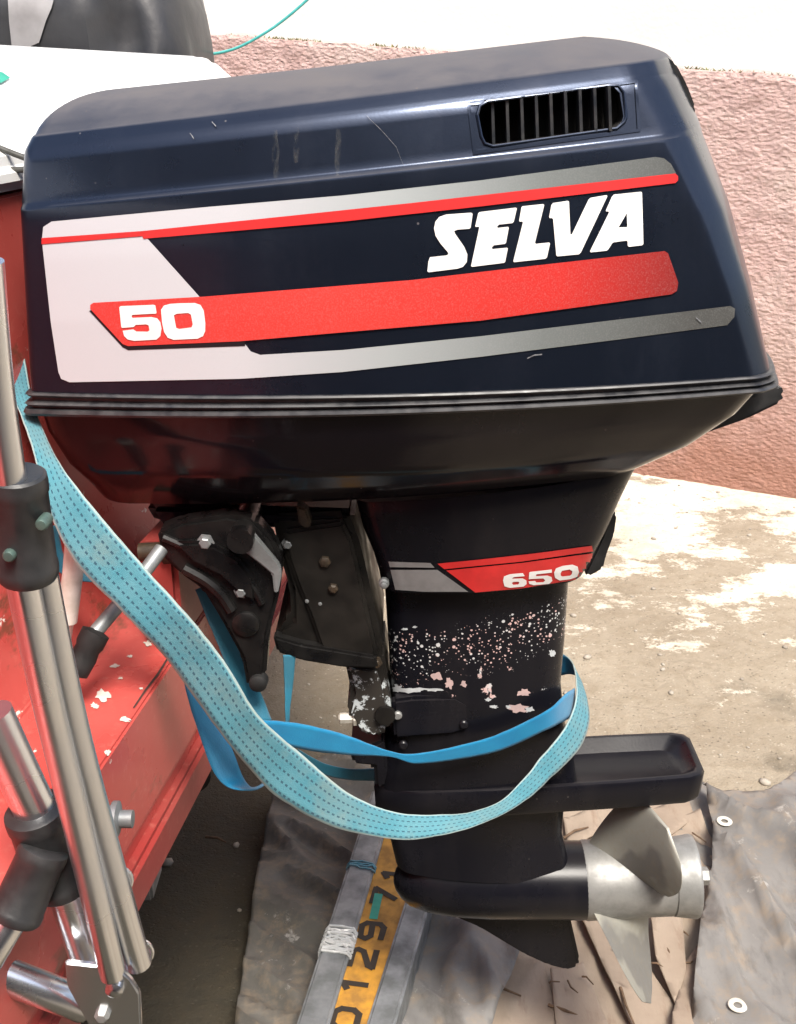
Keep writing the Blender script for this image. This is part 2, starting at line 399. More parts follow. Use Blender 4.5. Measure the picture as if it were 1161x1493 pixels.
def ribbon(name, A, B, mats, parent, n=10, th=.0016, **kw):
    """webbing between two edges given as (px, py, Y)"""
    ea = catmull([onY(x, y, d) for x, y, d in A], n); eb = catmull([onY(x, y, d) for x, y, d in B], n)
    bm = bmesh.new(); uvl = bm.loops.layers.uv.new('UVMap'); K = 6
    rows = []
    for a, b in zip(ea, eb):
        row = []
        for k in range(K+1):
            q = a.lerp(b, k/K); jit = .0006 if k in (0, K) else .0004
            q = q + Vector((mnoise.noise(q*70), mnoise.noise(q*26+Vector((9, 9, 9)))*2.2, mnoise.noise(q*70+Vector((4, 4, 4)))))*jit
            row.append(bm.verts.new(q))
        rows.append(row)
    u = [0.]
    for i in range(1, len(ea)): u.append(u[-1] + ((ea[i]+eb[i])/2-(ea[i-1]+eb[i-1])/2).length)
    for i in range(len(rows)-1):
        for k in range(K):
            f = bm.faces.new((rows[i][k], rows[i+1][k], rows[i+1][k+1], rows[i][k+1])); f.smooth = True
            for l, (uu, vv) in zip(f.loops, ((u[i], k/K), (u[i+1], k/K), (u[i+1], (k+1)/K), (u[i], (k+1)/K))): l[uvl].uv = (uu, vv)
    me = bpy.data.meshes.new(name); bm.to_mesh(me); bm.free()
    for m in mats: me.materials.append(M[m])
    o = link(bpy.data.objects.new(name, me), parent, **kw)
    s = o.modifiers.new('thickness', 'SOLIDIFY'); s.thickness = th; s.offset = 0; s.material_offset = len(mats)-1
    return o

# ================================================================ SETTING
def gh(x, y):      # the ground's gentle unevenness
    return .010*mnoise.noise(Vector((x*1.3, y*1.3, 0))) + .004*mnoise.noise(Vector((x*7, y*7, 3)))
wa, wb = onZ(1000, 700, 0), onZ(1161, 725, 0)
wd = (wb-wa).normalized()                     # along the wall, towards the right
wn = Vector((wd.y, -wd.x, 0));  wn = wn if wn.y < 0 else -wn     # out of the wall, to the camera
wang = math.atan2(wd.y, wd.x)
def on_wall(px, py, out=0):
    r = ray(px, py); p0 = wa + wn*out
    t = (p0-O).dot(wn)/r.dot(wn); return O + r*t
def ground_mat():
    m, t, p = new_mat('weathered_concrete'); v = coords(t)
    n1 = noise(t, v, 2.2, 7, .62); n2 = noise(t, v, 22, 6, .7); n3 = noise(t, v, 150, 4, .7)
    c = mix(t, ramp(t, n1, .32, .68), (.26, .215, .155), (.36, .31, .235))
    c = mix(t, math_(t, 'MULTIPLY', ramp(t, n2, .45, .75), .55), c, (.19, .145, .090))
    # flaking whitewash, thickest along the foot of the wall
    s = sep(t, v)
    dw = math_(t, 'ADD', math_(t, 'MULTIPLY', math_(t, 'SUBTRACT', s[0], wa.x), wn.x), math_(t, 'MULTIPLY', math_(t, 'SUBTRACT', s[1], wa.y), wn.y))
    pn = math_(t, 'ADD', math_(t, 'MULTIPLY', noise(t, v, 4.2, 8, .68, (.7, 1, 1)), 1.0), math_(t, 'MULTIPLY', noise(t, v, 30, 5, .7), .22))
    lvl = math_(t, 'SUBTRACT', pn, ramp(t, dw, .1, 1.9, .02, .27))
    white = math_(t, 'MULTIPLY', ramp(t, math_(t, 'ADD', lvl, math_(t, 'MULTIPLY', math_(t, 'SUBTRACT', noise(t, v, 120, 4, .7), .5), .10)), .475, .535), ramp(t, n1, .30, .55, .55, 1))
    wc = mix(t, ramp(t, n2, .4, .7), (.78, .72, .60), (.62, .54, .42))
    c = mix(t, white, c, wc)
    # moss and wet earth, with the boat's shade also painted into the colour
    moss_shade = math_(t, 'ADD', noise(t, v, 3.0, 6, .6), math_(t, 'MULTIPLY', ramp(t, s[0], -.25, .35, .30, -.16), 1.0))
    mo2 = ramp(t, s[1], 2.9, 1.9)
    moss = math_(t, 'MULTIPLY', ramp(t, moss_shade, .40, .54), mo2)
    moss_shade_col = mix(t, ramp(t, n2, .4, .65), (.018, .016, .008), (.042, .033, .018))
    c = mix(t, math_(t, 'MULTIPLY', moss, .9), c, moss_shade_col)
    gv_ = N(t, 'TexVoronoi'); gv_.inputs['Scale'].default_value = 130; t.links.new(v, gv_.inputs['Vector']); gr = sep(t, gv_.outputs['Color'])
    pit = math_(t, 'MULTIPLY', ramp(t, gr[0], .80, .95), ramp(t, gv_.outputs['Distance'], .40, .20))
    c = mix(t, math_(t, 'MULTIPLY', pit, .55), c, (.10, .078, .052))
    lite = math_(t, 'MULTIPLY', ramp(t, gr[1], .86, .97), ramp(t, gv_.outputs['Distance'], .40, .22))
    c = mix(t, math_(t, 'MULTIPLY', math_(t, 'MULTIPLY', lite, ramp(t, moss, .2, .9, 1, .12)), .5), c, (.55, .50, .41))
    ck = N(t, 'TexVoronoi', feature='DISTANCE_TO_EDGE'); ck.inputs['Scale'].default_value = 1.1
    wv = N(t, 'VectorMath', op='ADD'); nz_ = N(t, 'TexNoise'); nz_.inputs['Scale'].default_value = 5; nz_.inputs['Detail'].default_value = 6; t.links.new(v, nz_.inputs['Vector'])
    scv = N(t, 'VectorMath', op='SCALE'); scv.inputs['Scale'].default_value = .35; t.links.new(nz_.outputs['Color'], scv.inputs[0]); t.links.new(v, wv.inputs[0]); t.links.new(scv.outputs[0], wv.inputs[1]); t.links.new(wv.outputs[0], ck.inputs['Vector'])
    crack = math_(t, 'MULTIPLY', ramp(t, ck.outputs['Distance'], .010, .002), ramp(t, n1, .42, .52))
    c = mix(t, math_(t, 'MULTIPLY', crack, .12), c, (.08, .06, .04))
    t.links.new(c, p.inputs['Base Color']); t.links.new(ramp(t, n2, .3, .7, .75, .95), p.inputs['Roughness'])
    hgt = math_(t, 'ADD', math_(t, 'MULTIPLY', n2, 1.0), math_(t, 'ADD', math_(t, 'MULTIPLY', n3, .35), math_(t, 'MULTIPLY', white, .25)))
    hgt = math_(t, 'SUBTRACT', math_(t, 'ADD', hgt, math_(t, 'MULTIPLY', noise(t, v, 420, 3, .7), .18)), math_(t, 'ADD', math_(t, 'MULTIPLY', pit, .2), math_(t, 'MULTIPLY', crack, .1)))
    bump(t, p, hgt, .8, .013); return m
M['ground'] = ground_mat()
def axis_samples():
    xs = [-40, -20, -10, -6, -4]; xs += [-3+i*.05 for i in range(0, 121)]; return xs+[4, 6, 10, 20, 40]
bm = bmesh.new(); xs = axis_samples(); ys = [-40, -20, -8, -3, -1, 0]+[.2+i*.05 for i in range(0, 140)]+[8, 12, 20, 40]
gv = [[bm.verts.new((x, y, gh(x, y) if abs(x) < 3.2 and 0 <= y < 7.3 else 0)) for x in xs] for y in ys]
for j in range(len(ys)-1):
    for i in range(len(xs)-1): bm.faces.new((gv[j][i], gv[j][i+1], gv[j+1][i+1], gv[j+1][i]))
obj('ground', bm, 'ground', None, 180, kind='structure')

def pink_mat():
    m, t, p = new_mat('pink_roughcast'); v = coords(t)
    n1 = noise(t, v, 2.5, 6, .6); n2 = noise(t, v, 40, 6, .7)
    c = mix(t, ramp(t, n1, .3, .7), (.63, .415, .375), (.71, .50, .455))
    c = mix(t, math_(t, 'MULTIPLY', ramp(t, n2, .5, .8), .6), c, (.64, .50, .43))
    c = mix(t, math_(t, 'MULTIPLY', ramp(t, noise(t, v, 1.6, 5, .7), .50, .68), .45), c, (.72, .60, .53))
    c = mix(t, math_(t, 'MULTIPLY', ramp(t, noise(t, v, 5, 5, .65, (1, 1, .18)), .54, .72), .35), c, (.36, .22, .19))
    z = sep(t, v)[2]
    tint_mask = ramp(t, math_(t, 'ADD', z, math_(t, 'MULTIPLY', noise(t, v, 3, 5, .65), .5)), .85, .30)  # darker and more orange towards the foot of the wall
    c = mix(t, math_(t, 'MULTIPLY', tint_mask, .75), c, (.33, .135, .075))
    t.links.new(c, p.inputs['Base Color']); p.inputs['Roughness'].default_value = .9
    lump = N(t, 'TexVoronoi', feature='SMOOTH_F1'); lump.inputs['Scale'].default_value = 70
    mpv = N(t, 'Mapping'); mpv.inputs['Scale'].default_value = (.75, .75, 1.35); t.links.new(v, mpv.inputs[0]); t.links.new(mpv.outputs[0], lump.inputs['Vector'])
    hh = math_(t, 'ADD', math_(t, 'MULTIPLY', lump.outputs['Distance'], 1.1), math_(t, 'ADD', math_(t, 'MULTIPLY', noise(t, v, 44, 6, .7, (.9, .9, 1.2)), 1.5), math_(t, 'MULTIPLY', noise(t, v, 150, 4, .7), .5)))
    bump(t, p, hh, 1.0, .012); return m
M['pink'] = pink_mat()
M['wall_white'] = plain('white_plaster', (.82, .80, .74), (.78, .76, .70), 4, (.85, .95), 0, 0, .3, 60, .004)
lt, rt = on_wall(310, 50), on_wall(1161, 112)
def top_at(s):
    sl = (lt-wa).dot(wd); sr = (rt-wa).dot(wd)
    k = (s-sl)/(sr-sl); k = max(-.6, min(1.5, k))
    return lt.z + (rt.z-lt.z)*k
# low pink roughcast wall: a real relief
wall = empty('pink_wall', wa, 'long low wall of rough pink plaster with mossy top, behind the motor', 'wall')
bm = bmesh.new(); ss = [-5.2+i*.022 for i in range(int(7.6/.022))]; nz = 62
def relief(s, z):
    q = Vector((s*21, z*25, 0)); r = mnoise.noise(q)*.6 + mnoise.noise(q*2.1)*.5 + mnoise.noise(q*4.3)*.3
    return .0125*r
rows = []
for s in ss:
    tz = top_at(s) + .010*mnoise.noise(Vector((s*6, 0, 0)))
    col = []
    for k in range(nz+1):
        z = -.03 + (tz+.03)*k/nz
        p = wa + wd*s + wn*(.012+relief(s, z)); col.append(bm.verts.new((p.x, p.y, z)))
    p = wa + wd*s - wn*.05; col.append(bm.verts.new((p.x, p.y, tz+.004)))
    rows.append(col)
for a, b in zip(rows, rows[1:]):
    for k in range(nz+1): bm.faces.new((a[k], b[k], b[k+1], a[k+1]))
obj('roughcast', bm, 'pink', wall, 180)
# white upper wall, set back behind the pink plinth
bm = bmesh.new()
pts = []
for s, z in ((-5.2, .0), (2.5, .0), (2.5, 3.4), (-5.2, 3.4)):
    p = wa + wd*s - wn*.06; pts.append(Vector((p.x, p.y, z)))
f = bm.faces.new([bm.verts.new(p) for p in pts]); r = bmesh.ops.extrude_face_region(bm, geom=[f])
bmesh.ops.translate(bm, verts=[v for v in r['geom'] if isinstance(v, bmesh.types.BMVert)], vec=-wn*.18)
obj('white_wall', bm, 'wall_white', None, label='smooth white plaster wall rising above the pink plinth', cat='wall')
# weeds along the plinth's top
bm = bmesh.new()
for (c0, c1, n) in ((860, 970, 150), (1000, 1160, 70), (400, 470, 60), (540, 620, 50), (330, 400, 20)):
    for i in range(n):
        px = random.uniform(c0, c1); s = (on_wall(px, 80)-wa).dot(wd); b = wa+wd*s-wn*random.uniform(-.012, .03); b.z = top_at(s)+.0
        hgt = random.uniform(.003, .014); a = random.uniform(0, 6.28); w = Vector((math.cos(a), math.sin(a), 0))*.004
        tip = b+Vector((random.uniform(-.012, .012), random.uniform(-.012, .012), hgt))
        bm.faces.new([bm.verts.new(q) for q in (b-w, b+w, tip)])
obj('weeds', bm, 'weed', None, kind='stuff', label='low green weeds and moss along the top of the pink wall', cat='weeds', recalc=False)

# added unseen building behind the camera, there to darken reflections and cut sky fill
M['added_house'] = plain('added_house_render', (.20, .17, .14), (.15, .13, .11), 3, (.85, .95), 0, 0, .4, 40, .004)
M['shutter'] = plain('shutter_paint', (.06, .08, .07), None, 20, (.5, .6))
hs = empty('added_house', (0, -3.0, 0), 'added unseen brown facade behind the camera, darkening the reflections on the motor', 'added_house')
obj('facade', box((.5, -3.0, 1.6), (16, .25, 3.2), .01), 'added_house', hs)
obj('eaves', box((.5, -2.85, 3.25), (16.4, .75, .10), .01), 'added_house', hs)
for x in (-4.5, -1.6, 1.9, 5.0):
    w_ = obj('window', box((x, -2.87, 1.6), (.9, .03, 1.2), .004), 'white_rod', hs)
    for dx in (-.23, .23): obj('shutter', box((x+dx, -2.845, 1.6), (.40, .03, 1.1), .004), 'shutter', w_)

# ================================================================ OUTBOARD MOTOR
mb = onY(700, 1283, YM)
motor = empty('outboard_motor', (mb.x, YM, mb.z-.18), 'dark blue and black outboard motor with red and silver stripes clamped to the red stern', 'outboard motor')
base = [((41, 572), (1126, 548), .155, .035, .013, .03, .025), ((34, 470), (1092, 425), .154, .035, .013, .03, .032), ((29, 380), (1052, 310), .151, .034, .013, .03, .038),
        ((25, 310), (1004, 205), .147, .032, .013, .03, .042)]
rings = [ring_px(*b) for b in base]
rings = lerp_rings(rings, 5)
rings += [ring_px((25, 306), (1003, 200), .146, .032, .013, .03, .042), ring_px((27, 301), (1000, 195), .1425, .031, .013, .03, .042), ring_px((27, 297), (999, 191), .141, .031, .013, .03, .042)]
hi = [ring_px((27, 297), (999, 191), .141, .031, .013, .03, .042), ring_px((30, 230), (962, 120), .134, .029, .013, .03, .045)]
rings += lerp_rings(hi, 6)[1:]
c5 = ring_px((31, 222), (955, 112), .131, .028, .013, .03, .045)
rings.append(c5)
last = c5
cx0, cx1 = min(p.x for p in c5), max(p.x for p in c5)
for d, dz in ((.0010, .0016), (.0020, .0022), (.0080, .0080), (.003, .0020), (.003, .0010)):
    last = inset_ring(last, d, dz, YM, .45); rings.append(last)
top0 = last; K = 14
for k in range(1, K+1):
    f = k/K; hwm = max(abs(p.y-YM) for p in top0)
    rr = inset_ring(top0, (hwm-.004)*f, 0, YM, .085*f**1.4/((hwm-.004)*f))
    for p in rr: p.z += .031*(1-(1-f)**2.1)*(1.45-1.0*(p.x-cx0)/(cx1-cx0))
    rings.append(rr)
bm = loft(rings, True, True)
cowl = obj('cowl', bm, ['cowl', 'void'], motor, 30)
# air intake: two real cuts into the cowl's side
def cut(px, depth, mi):
    r = ray(sum(p[0] for p in px)/len(px), sum(p[1] for p in px)/len(px))
    h = bvh_of(cowl).ray_cast(O, r.normalized())[0]
    b = prism(px, h.y, depth, 0)
    for v_ in b.verts:
        if v_.co.y < h.y+1e-5: v_.co.y -= .03
    me = bpy.data.meshes.new('cut'); b.to_mesh(me); b.free()
    me.materials.append(M['cowl']); me.materials.append(M['void'])
    for p in me.polygons: p.material_index = mi
    o = bpy.data.objects.new('cut', me); C.objects.link(o)
    md = cowl.modifiers.new('b', 'BOOLEAN'); md.object = o; md.operation = 'DIFFERENCE'; md.solver = 'EXACT'
    bpy.context.view_layer.update(); dg = bpy.context.evaluated_depsgraph_get()
    me2 = bpy.data.meshes.new_from_object(cowl.evaluated_get(dg)); cowl.modifiers.clear()
    old = cowl.data; cowl.data = me2; me2.name = 'cowl'; bpy.data.meshes.remove(old); bpy.data.objects.remove(o)
VENT = [(697, 168), (701, 155), (712, 149), (885, 127), (900, 127), (908, 136), (912, 170), (909, 178), (898, 187), (720, 212), (708, 208), (703, 198)]
vh = bvh_of(cowl).ray_cast(O, ray(800, 165).normalized())[0]
cut(VENT, .034, 1)
bm = bmesh.new(); bm.from_mesh(cowl.data); smooth(bm, 30); bm.to_mesh(cowl.data); bm.free()
cowl.modifiers.new('wn', 'WEIGHTED_NORMAL').keep_sharp = True
cb = bvh_of(cowl)
for i in range(9):
    x = 716 + i*21.3; yt = 149-(x-712)*.127; yb = 211-(x-712)*.125
    o = obj('grille_slat', prism([(x, yt-2), (x+4.2, yt-2), (x+6.5, yb+2), (x+2.2, yb+2)], vh.y+.001, .026, 0), 'slat', cowl)
decal('grille_frame', [[(681, 150), (929, 117), (934, 192), (690, 226)], [(686, 154), (925, 122), (929, 188), (694, 220)]], cb, 'cowl', cowl, .0012, 10)
vr = [cb.ray_cast(O, ray(799+(x-799)*1.012, 168+(y-168)*1.04).normalized()) for x, y in VENT]
vr = [h[0]+h[1]*.0004 for h in vr if h[0] is not None]
obj('grille_rim', tube_bm(vr+[vr[0]], .0016, 8), 'cowl', cowl)
# rubber seam between cowl and pan
def seam(prof, name, mat, parent):
    rr = []
    r0 = ring_px((41, 572), (1126, 548), .155, .035, .013, .03, .025); r1 = ring_px((43, 606), (1127, 572), .153, .035, .013, .03, .025)
    for k, d in prof:
        rr.append(inset_ring([p.lerp(q, k) for p, q in zip(r0, r1)], -d, 0))
    return obj(name, loft(rr, True, True), mat, parent, 28)
seam([(0, -.004), (.02, .0035), (.10, .0050), (.18, .0035), (.24, .0005), (.36, .0000), (.42, .0040), (.50, .0058), (.58, .0042), (.62, .0005), (.68, .0005), (.72, .0060), (.86, .0075), (.97, .0060), (1.0, .001)], 'seam_gasket', 'gasket', motor)
pan = obj('engine_pan', loft(lerp_rings([ring_px((45, 604), (1126, 571), .150, .036, .04, .04), ring_px((52, 640), (1092, 613), .142, .036, .05, .05),
      ring_px((80, 690), (1032, 657), .126, .034, .06, .06), ring_px((112, 718), (975, 682), .108, .03, .06, .06), ring_px((134, 738), (935, 695), .088, .024, .055, .05)], 4)), 'pan', motor, 40)
p0, p1 = onY(1128, 560, YM), onY(1000, 625, YM)
hb = prism([(985, 615), (1060, 590), (1128, 560), (1140, 562), (1146, 576), (1140, 588), (1090, 612), (1010, 640)], YM-.06, .12, .004)
obj('tilt_handle', hb, 'plastic', motor)
# decals on the cowl
decal('silver_panel', [(62, 350), (64, 331), (76, 323), (300, 302), (500, 285), (700, 263), (955, 229), (968, 231), (978, 239), (985, 252), (985, 256), (600, 299), (207, 338), (292, 433), (330, 470), (360, 504), (366, 512), (380, 517), (500, 510), (700, 490), (1064, 446), (1071, 450), (1070, 462), (1060, 474), (900, 495), (700, 520), (500, 542), (350, 552), (102, 557), (90, 552), (86, 542), (75, 470)], cb, 'silver', cowl, .0010, 7)
decal('red_pinstripe', [(62, 347), (212, 336.5), (212, 344), (62, 356)], cb, 'red_line', cowl, .0016)
decal('red_pinstripe', [(206, 337), (400, 317), (600, 296), (984, 253), (988, 257), (988, 263), (984, 267), (700, 301), (500, 323), (210, 348)], cb, 'red_line', cowl, .0016)
decal('black_outline', [(131, 453), (148, 448), (358, 470), (358, 504), (188, 510), (180, 506)], cb, 'black_vinyl', cowl, .0014)  # black outline printed below the red band
decal('red_band', [(133, 450), (133, 444), (138, 441), (300, 432), (600, 408), (780, 387), (968, 366), (973, 369), (988, 412), (986, 424), (978, 429), (700, 467), (500, 484), (350, 497), (188, 504), (180, 501)], cb, 'red_vinyl', cowl, .0019)
def zc(lst, x0, y0, k): return [(x0+x/k, y0+y/k) for x, y in lst]
Z2 = (610, 270, 3.415)
SELVA = {
 'S': [[(45, 428), (50, 380), (58, 358), (140, 349), (150, 343), (146, 332), (110, 290), (86, 252), (78, 215), (85, 182), (104, 158), (138, 146), (262, 137), (270, 142), (260, 212), (254, 217), (195, 221), (178, 228), (182, 240), (228, 306), (244, 345), (241, 382), (222, 406), (195, 415), (52, 433)]],
 'E': [[(262, 402), (303, 212), (300, 207), (285, 208), (283, 203), (298, 140), (304, 134), (484, 112), (490, 116), (474, 183), (467, 189), (402, 196), (392, 205), (394, 213), (446, 207), (450, 212), (436, 286), (430, 292), (376, 299), (366, 308), (368, 318), (441, 311), (445, 315), (432, 380), (427, 386), (268, 406)]],
 'L': [[(472, 378), (520, 186), (516, 181), (504, 182), (501, 177), (513, 110), (518, 105), (620, 94), (626, 99), (580, 286), (584, 292), (650, 285), (655, 290), (640, 358), (632, 366), (476, 383)]],
 'V': [[(686, 350), (670, 170), (665, 164), (653, 164), (650, 158), (662, 98), (670, 89), (742, 78), (749, 82), (756, 243), (763, 245), (846, 72), (856, 63), (934, 50), (940, 55), (808, 335), (798, 344), (692, 354)]],
 'A': [[(853, 329), (948, 136), (945, 131), (934, 131), (932, 126), (962, 58), (972, 47), (1107, 33), (1112, 38), (1119, 292), (1112, 299), (1047, 307), (1041, 302), (1040, 280), (1034, 276), (972, 284), (964, 289), (944, 320), (936, 326), (858, 334)], [(995, 210), (1036, 140), (1039, 206), (1034, 209)]]}
for ch, loops in SELVA.items(): decal('letter', [zc(l, *Z2) for l in loops], cb, 'white_vinyl', cowl, .0012, label='white letter '+ch+' on the cowl side')
Z7 = (120, 420, 3.87)
D5 = [(215, 108), (222, 100), (405, 92), (418, 96), (425, 138), (420, 142), (290, 149), (284, 156), (290, 166), (395, 161), (428, 168), (446, 190), (453, 225), (446, 268), (424, 288), (300, 295), (262, 287), (242, 267), (234, 238), (294, 230), (302, 236), (312, 242), (374, 243), (385, 236), (380, 208), (366, 202), (308, 205), (296, 217), (230, 222), (226, 215)]
D0 = [[(450, 120), (466, 97), (500, 87), (560, 83), (640, 82), (672, 93), (690, 125), (699, 195), (698, 240), (686, 268), (655, 283), (520, 289), (487, 277), (467, 245), (455, 190)], [(522, 152), (538, 143), (603, 138), (618, 148), (628, 202), (621, 219), (552, 228), (535, 221)]]
decal('numeral', [zc(D5, *Z7)], cb, 'white_vinyl', cowl, .0025, label='white numeral 5 in the red band')
decal('numeral', [zc(l, *Z7) for l in D0], cb, 'white_vinyl', cowl, .0025, label='white numeral 0 in the red band')
def reflection_mat():
    m, t, p = new_mat('reflection_paint'); v = coords(t)
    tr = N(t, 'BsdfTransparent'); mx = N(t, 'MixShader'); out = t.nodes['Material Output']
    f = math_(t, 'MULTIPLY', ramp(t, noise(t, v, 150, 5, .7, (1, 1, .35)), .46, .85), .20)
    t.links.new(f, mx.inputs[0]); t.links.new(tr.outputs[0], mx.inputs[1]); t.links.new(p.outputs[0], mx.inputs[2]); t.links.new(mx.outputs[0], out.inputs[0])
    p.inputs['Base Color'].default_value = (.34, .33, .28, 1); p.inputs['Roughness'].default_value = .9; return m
M['painted_reflection'] = reflection_mat()
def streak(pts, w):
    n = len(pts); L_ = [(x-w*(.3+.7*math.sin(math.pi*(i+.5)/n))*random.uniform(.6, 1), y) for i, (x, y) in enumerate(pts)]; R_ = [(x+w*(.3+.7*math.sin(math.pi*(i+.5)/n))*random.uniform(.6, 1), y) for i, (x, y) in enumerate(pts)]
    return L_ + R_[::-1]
for x, y0, y1, w in ((402, 190, 266, 7), (433, 184, 238, 6), (493, 178, 258, 5)):  # pale vertical reflections painted onto the cowl side as decals
    decal('reflection_streak', streak([(x+random.uniform(-1, 1), y0+(y1-y0)*k/5) for k in range(6)], w), cb, 'painted_reflection', cowl, .0008, 8)
M['scratch'] = plain('scratch_primer', (.20, .21, .22), (.10, .10, .11), 300, (.6, .8))
for ln, w in (([(535, 170), (556, 190), (578, 215), (590, 246)], .35), ([(768, 522), (779, 517), (790, 516)], .9), ([(1014, 463), (1022, 470)], 1.0), ([(278, 196), (284, 203)], .7), ([(310, 180), (316, 186)], 1.0)):
    decal('scratch', [(x, y-w) for x, y in ln]+[(x, y+w) for x, y in reversed(ln)], cb, 'scratch', cowl, .0022, 8)
# carrying handle recess at the back of the cowl
obj('carry_grip', prism([(950, 78), (970, 80), (986, 92), (1003, 124), (1015, 156), (1014, 170), (990, 172), (970, 140), (955, 112)], YM-.06, .12, .003), 'rubber', motor)

# mid section with the 650 plate
shroud = obj('exhaust_shroud', loft(lerp_rings([ring_px((516, 736), (945, 688), .086, .012, .03, .05), ring_px((520, 750), (935, 704), .088, .012, .03, .05), ring_px((528, 780), (915, 745), .086, .012, .03, .05), ring_px((543, 815), (893, 790), .082, .011, .03, .045),
     ring_px((552, 845), (870, 830), .078, .010, .03, .04), ring_px((556, 866), (858, 850), .074, .010, .03, .04)], 3)), 'leg', motor, 50)
sb = bvh_of(shroud)
decal('grey_label', [(567, 818), (628, 820), (634, 827), (569, 826)], sb, 'grey_vinyl', shroud, .0012, 5)
decal('grey_label', [(570, 830), (638, 830), (683, 862), (620, 862), (577, 859)], sb, 'grey_vinyl', shroud, .0012, 5)
decal('red_label', [(638, 821), (700, 815), (780, 806), (862, 795), (864, 803), (760, 818), (648, 829)], sb, 'red_line', shroud, .0012, 5)
decal('red_label', [(651, 831), (760, 820), (863, 806), (860, 832), (852, 842), (760, 857), (693, 863)], sb, 'red_line', shroud, .0012, 5)
Z3 = (550, 780, 3.518)
D650 = [[[(645, 228), (650, 207), (680, 196), (745, 190), (756, 206), (700, 211), (690, 219), (745, 217), (764, 228), (765, 246), (750, 259), (680, 266), (652, 258)], [(690, 240), (698, 235), (724, 234), (728, 240), (722, 248), (696, 250)]],
        [[(778, 188), (784, 184), (893, 172), (894, 188), (815, 197), (812, 206), (870, 202), (892, 210), (896, 230), (880, 245), (800, 252), (778, 245), (775, 232), (808, 230), (815, 238), (850, 236), (860, 228), (850, 217), (776, 221)]],
        [[(905, 187), (915, 166), (950, 153), (1000, 147), (1025, 158), (1030, 185), (1020, 209), (990, 220), (935, 228), (910, 215)], [(938, 192), (945, 179), (985, 172), (997, 180), (995, 195), (985, 203), (950, 207), (940, 203)]]]
for ch, loops in zip('650', D650): decal('numeral', [zc(l, *Z3) for l in loops], sb, 'white_vinyl', shroud, .0020, 5, label='white numeral '+ch+' on the red leg label')
obj('exhaust_cover', prism([(852, 836), (874, 790), (893, 742), (900, 752), (896, 780), (884, 812), (880, 830), (858, 842)], YM-.03, .06, .003), 'plastic', motor)
trunk = obj('leg_trunk', loft(lerp_rings([ring_px((560, 855), (836, 842), .052, .008, .03, .035), ring_px((566, 950), (829, 945), .050, .008, .03, .035), ring_px((571, 1030), (823, 1012), .050, .008, .03, .035),
     ring_px((566, 1085), (828, 1070), .047, .006, .03, .03), ring_px((552, 1130), (840, 1110), .044, .006, .03, .03), ring_px((550, 1165), (845, 1150), .044, .006, .03, .03)], 5)), 'leg_chipped', motor, 50)
tb = bvh_of(trunk)
def blot(x, y, rx, ry, n=18):
    rs = [random.uniform(.5, 1.15) for k in range(n)]
    return [(x+rx*math.cos(2*math.pi*k/n)*rs[k], y+ry*math.sin(2*math.pi*k/n)*rs[k]) for k in range(n)]
M['primer_pink'] = plain('pink_primer', (.50, .36, .34), (.40, .30, .29), 90, (.6, .8)); M['primer_white'] = plain('white_primer', (.52, .55, .56), (.4, .42, .43), 90, (.6, .8))
for x, y, rx, ry, m_ in ((638, 985, 9, 7, 'primer_pink'), (655, 996, 7, 9, 'primer_pink'), (676, 997, 6, 5, 'primer_pink'), (763, 1010, 11, 6, 'primer_pink'), (756, 1032, 16, 7, 'primer_pink'), (772, 1034, 8, 5, 'primer_white'), (712, 1020, 6, 3, 'primer_white'), (720, 1030, 7, 3, 'primer_white'), (805, 952, 6, 6, 'primer_white'), (600, 1006, 26, 5, 'primer_white'), (632, 1005, 18, 3, 'primer_white'), (580, 1003, 8, 6, 'primer_white'), (742, 1030, 5, 3, 'primer_white'), (590, 917, 5, 2, 'primer_white'), (605, 914, 4, 2, 'primer_white'), (700, 985, 4, 4, 'primer_pink')):
    decal('paint_chip', blot(x, y, rx, ry), tb, m_, trunk, .0006, 8)
h = tb.ray_cast(O, ray(630, 1050).normalized())[0]
wc = prism([(572, 1022), (600, 1018), (665, 1016), (684, 1026), (686, 1050), (680, 1066), (660, 1072), (575, 1078)], h.y-.006, .02, .004)
wcov = obj('intake_cover', wc, 'leg', motor)
for (x, y) in ((580, 1042), (676, 1055), (588, 1085)):
    q = onY(x, y, h.y-.006); obj('screw', lathe(q, q+Vector((0, -1, 0)), [(0, .0055), (.003, .0055), (.0045, .004), (.0046, .002)], 14), 'cast' if x == 580 else 'leg', wcov)
# anti-ventilation plate
def plate_bm():
    bm = bmesh.new(); e0, e1 = onY(545, 1162, YM-.054), onY(1033, 1133, YM-.054)
    plan = [(0, .026), (.05, .042), (.14, .052), (.35, .057), (.75, .056), (.95, .053), (.985, .047), (1.0, .036)]
    up = []
    for t, w in plan: up.append((e0.x+(e1.x-e0.x)*t, -w, e0.z+(e1.z-e0.z)*t))
    pts = up + [(x, -y, z) for x, y, z in reversed(up)]
    def lp(din, dz, dx0=0.):
        xm = (e0.x+e1.x)/2; hl = (e1.x-e0.x)/2
        return [bm.verts.new((xm+(x-xm)*(hl-din)/hl, YM+math.copysign(max(.001, abs(y)-din), y), z+dz)) for x, y, z in pts]
    loops = [lp(.010, -.042), lp(.004, -.040), lp(.0015, -.034), lp(0, -.004), lp(.0015, -.0005), lp(.004, .0005), lp(.0075, 0), lp(.009, -.002), lp(.020, -.016)]
    n = len(pts); bm.faces.new(loops[0])
    for a, b in zip(loops, loops[1:]):
        for i in range(n): bm.faces.new((a[i], a[(i+1) % n], b[(i+1) % n], b[i]))
    bm.faces.new(list(reversed(loops[-1])))
    return bm
PE0, PE1 = onY(545, 1160, YM-.052), onY(1029, 1136, YM-.052)
vp = obj('ventilation_plate', plate_bm(), 'leg', motor, 40)
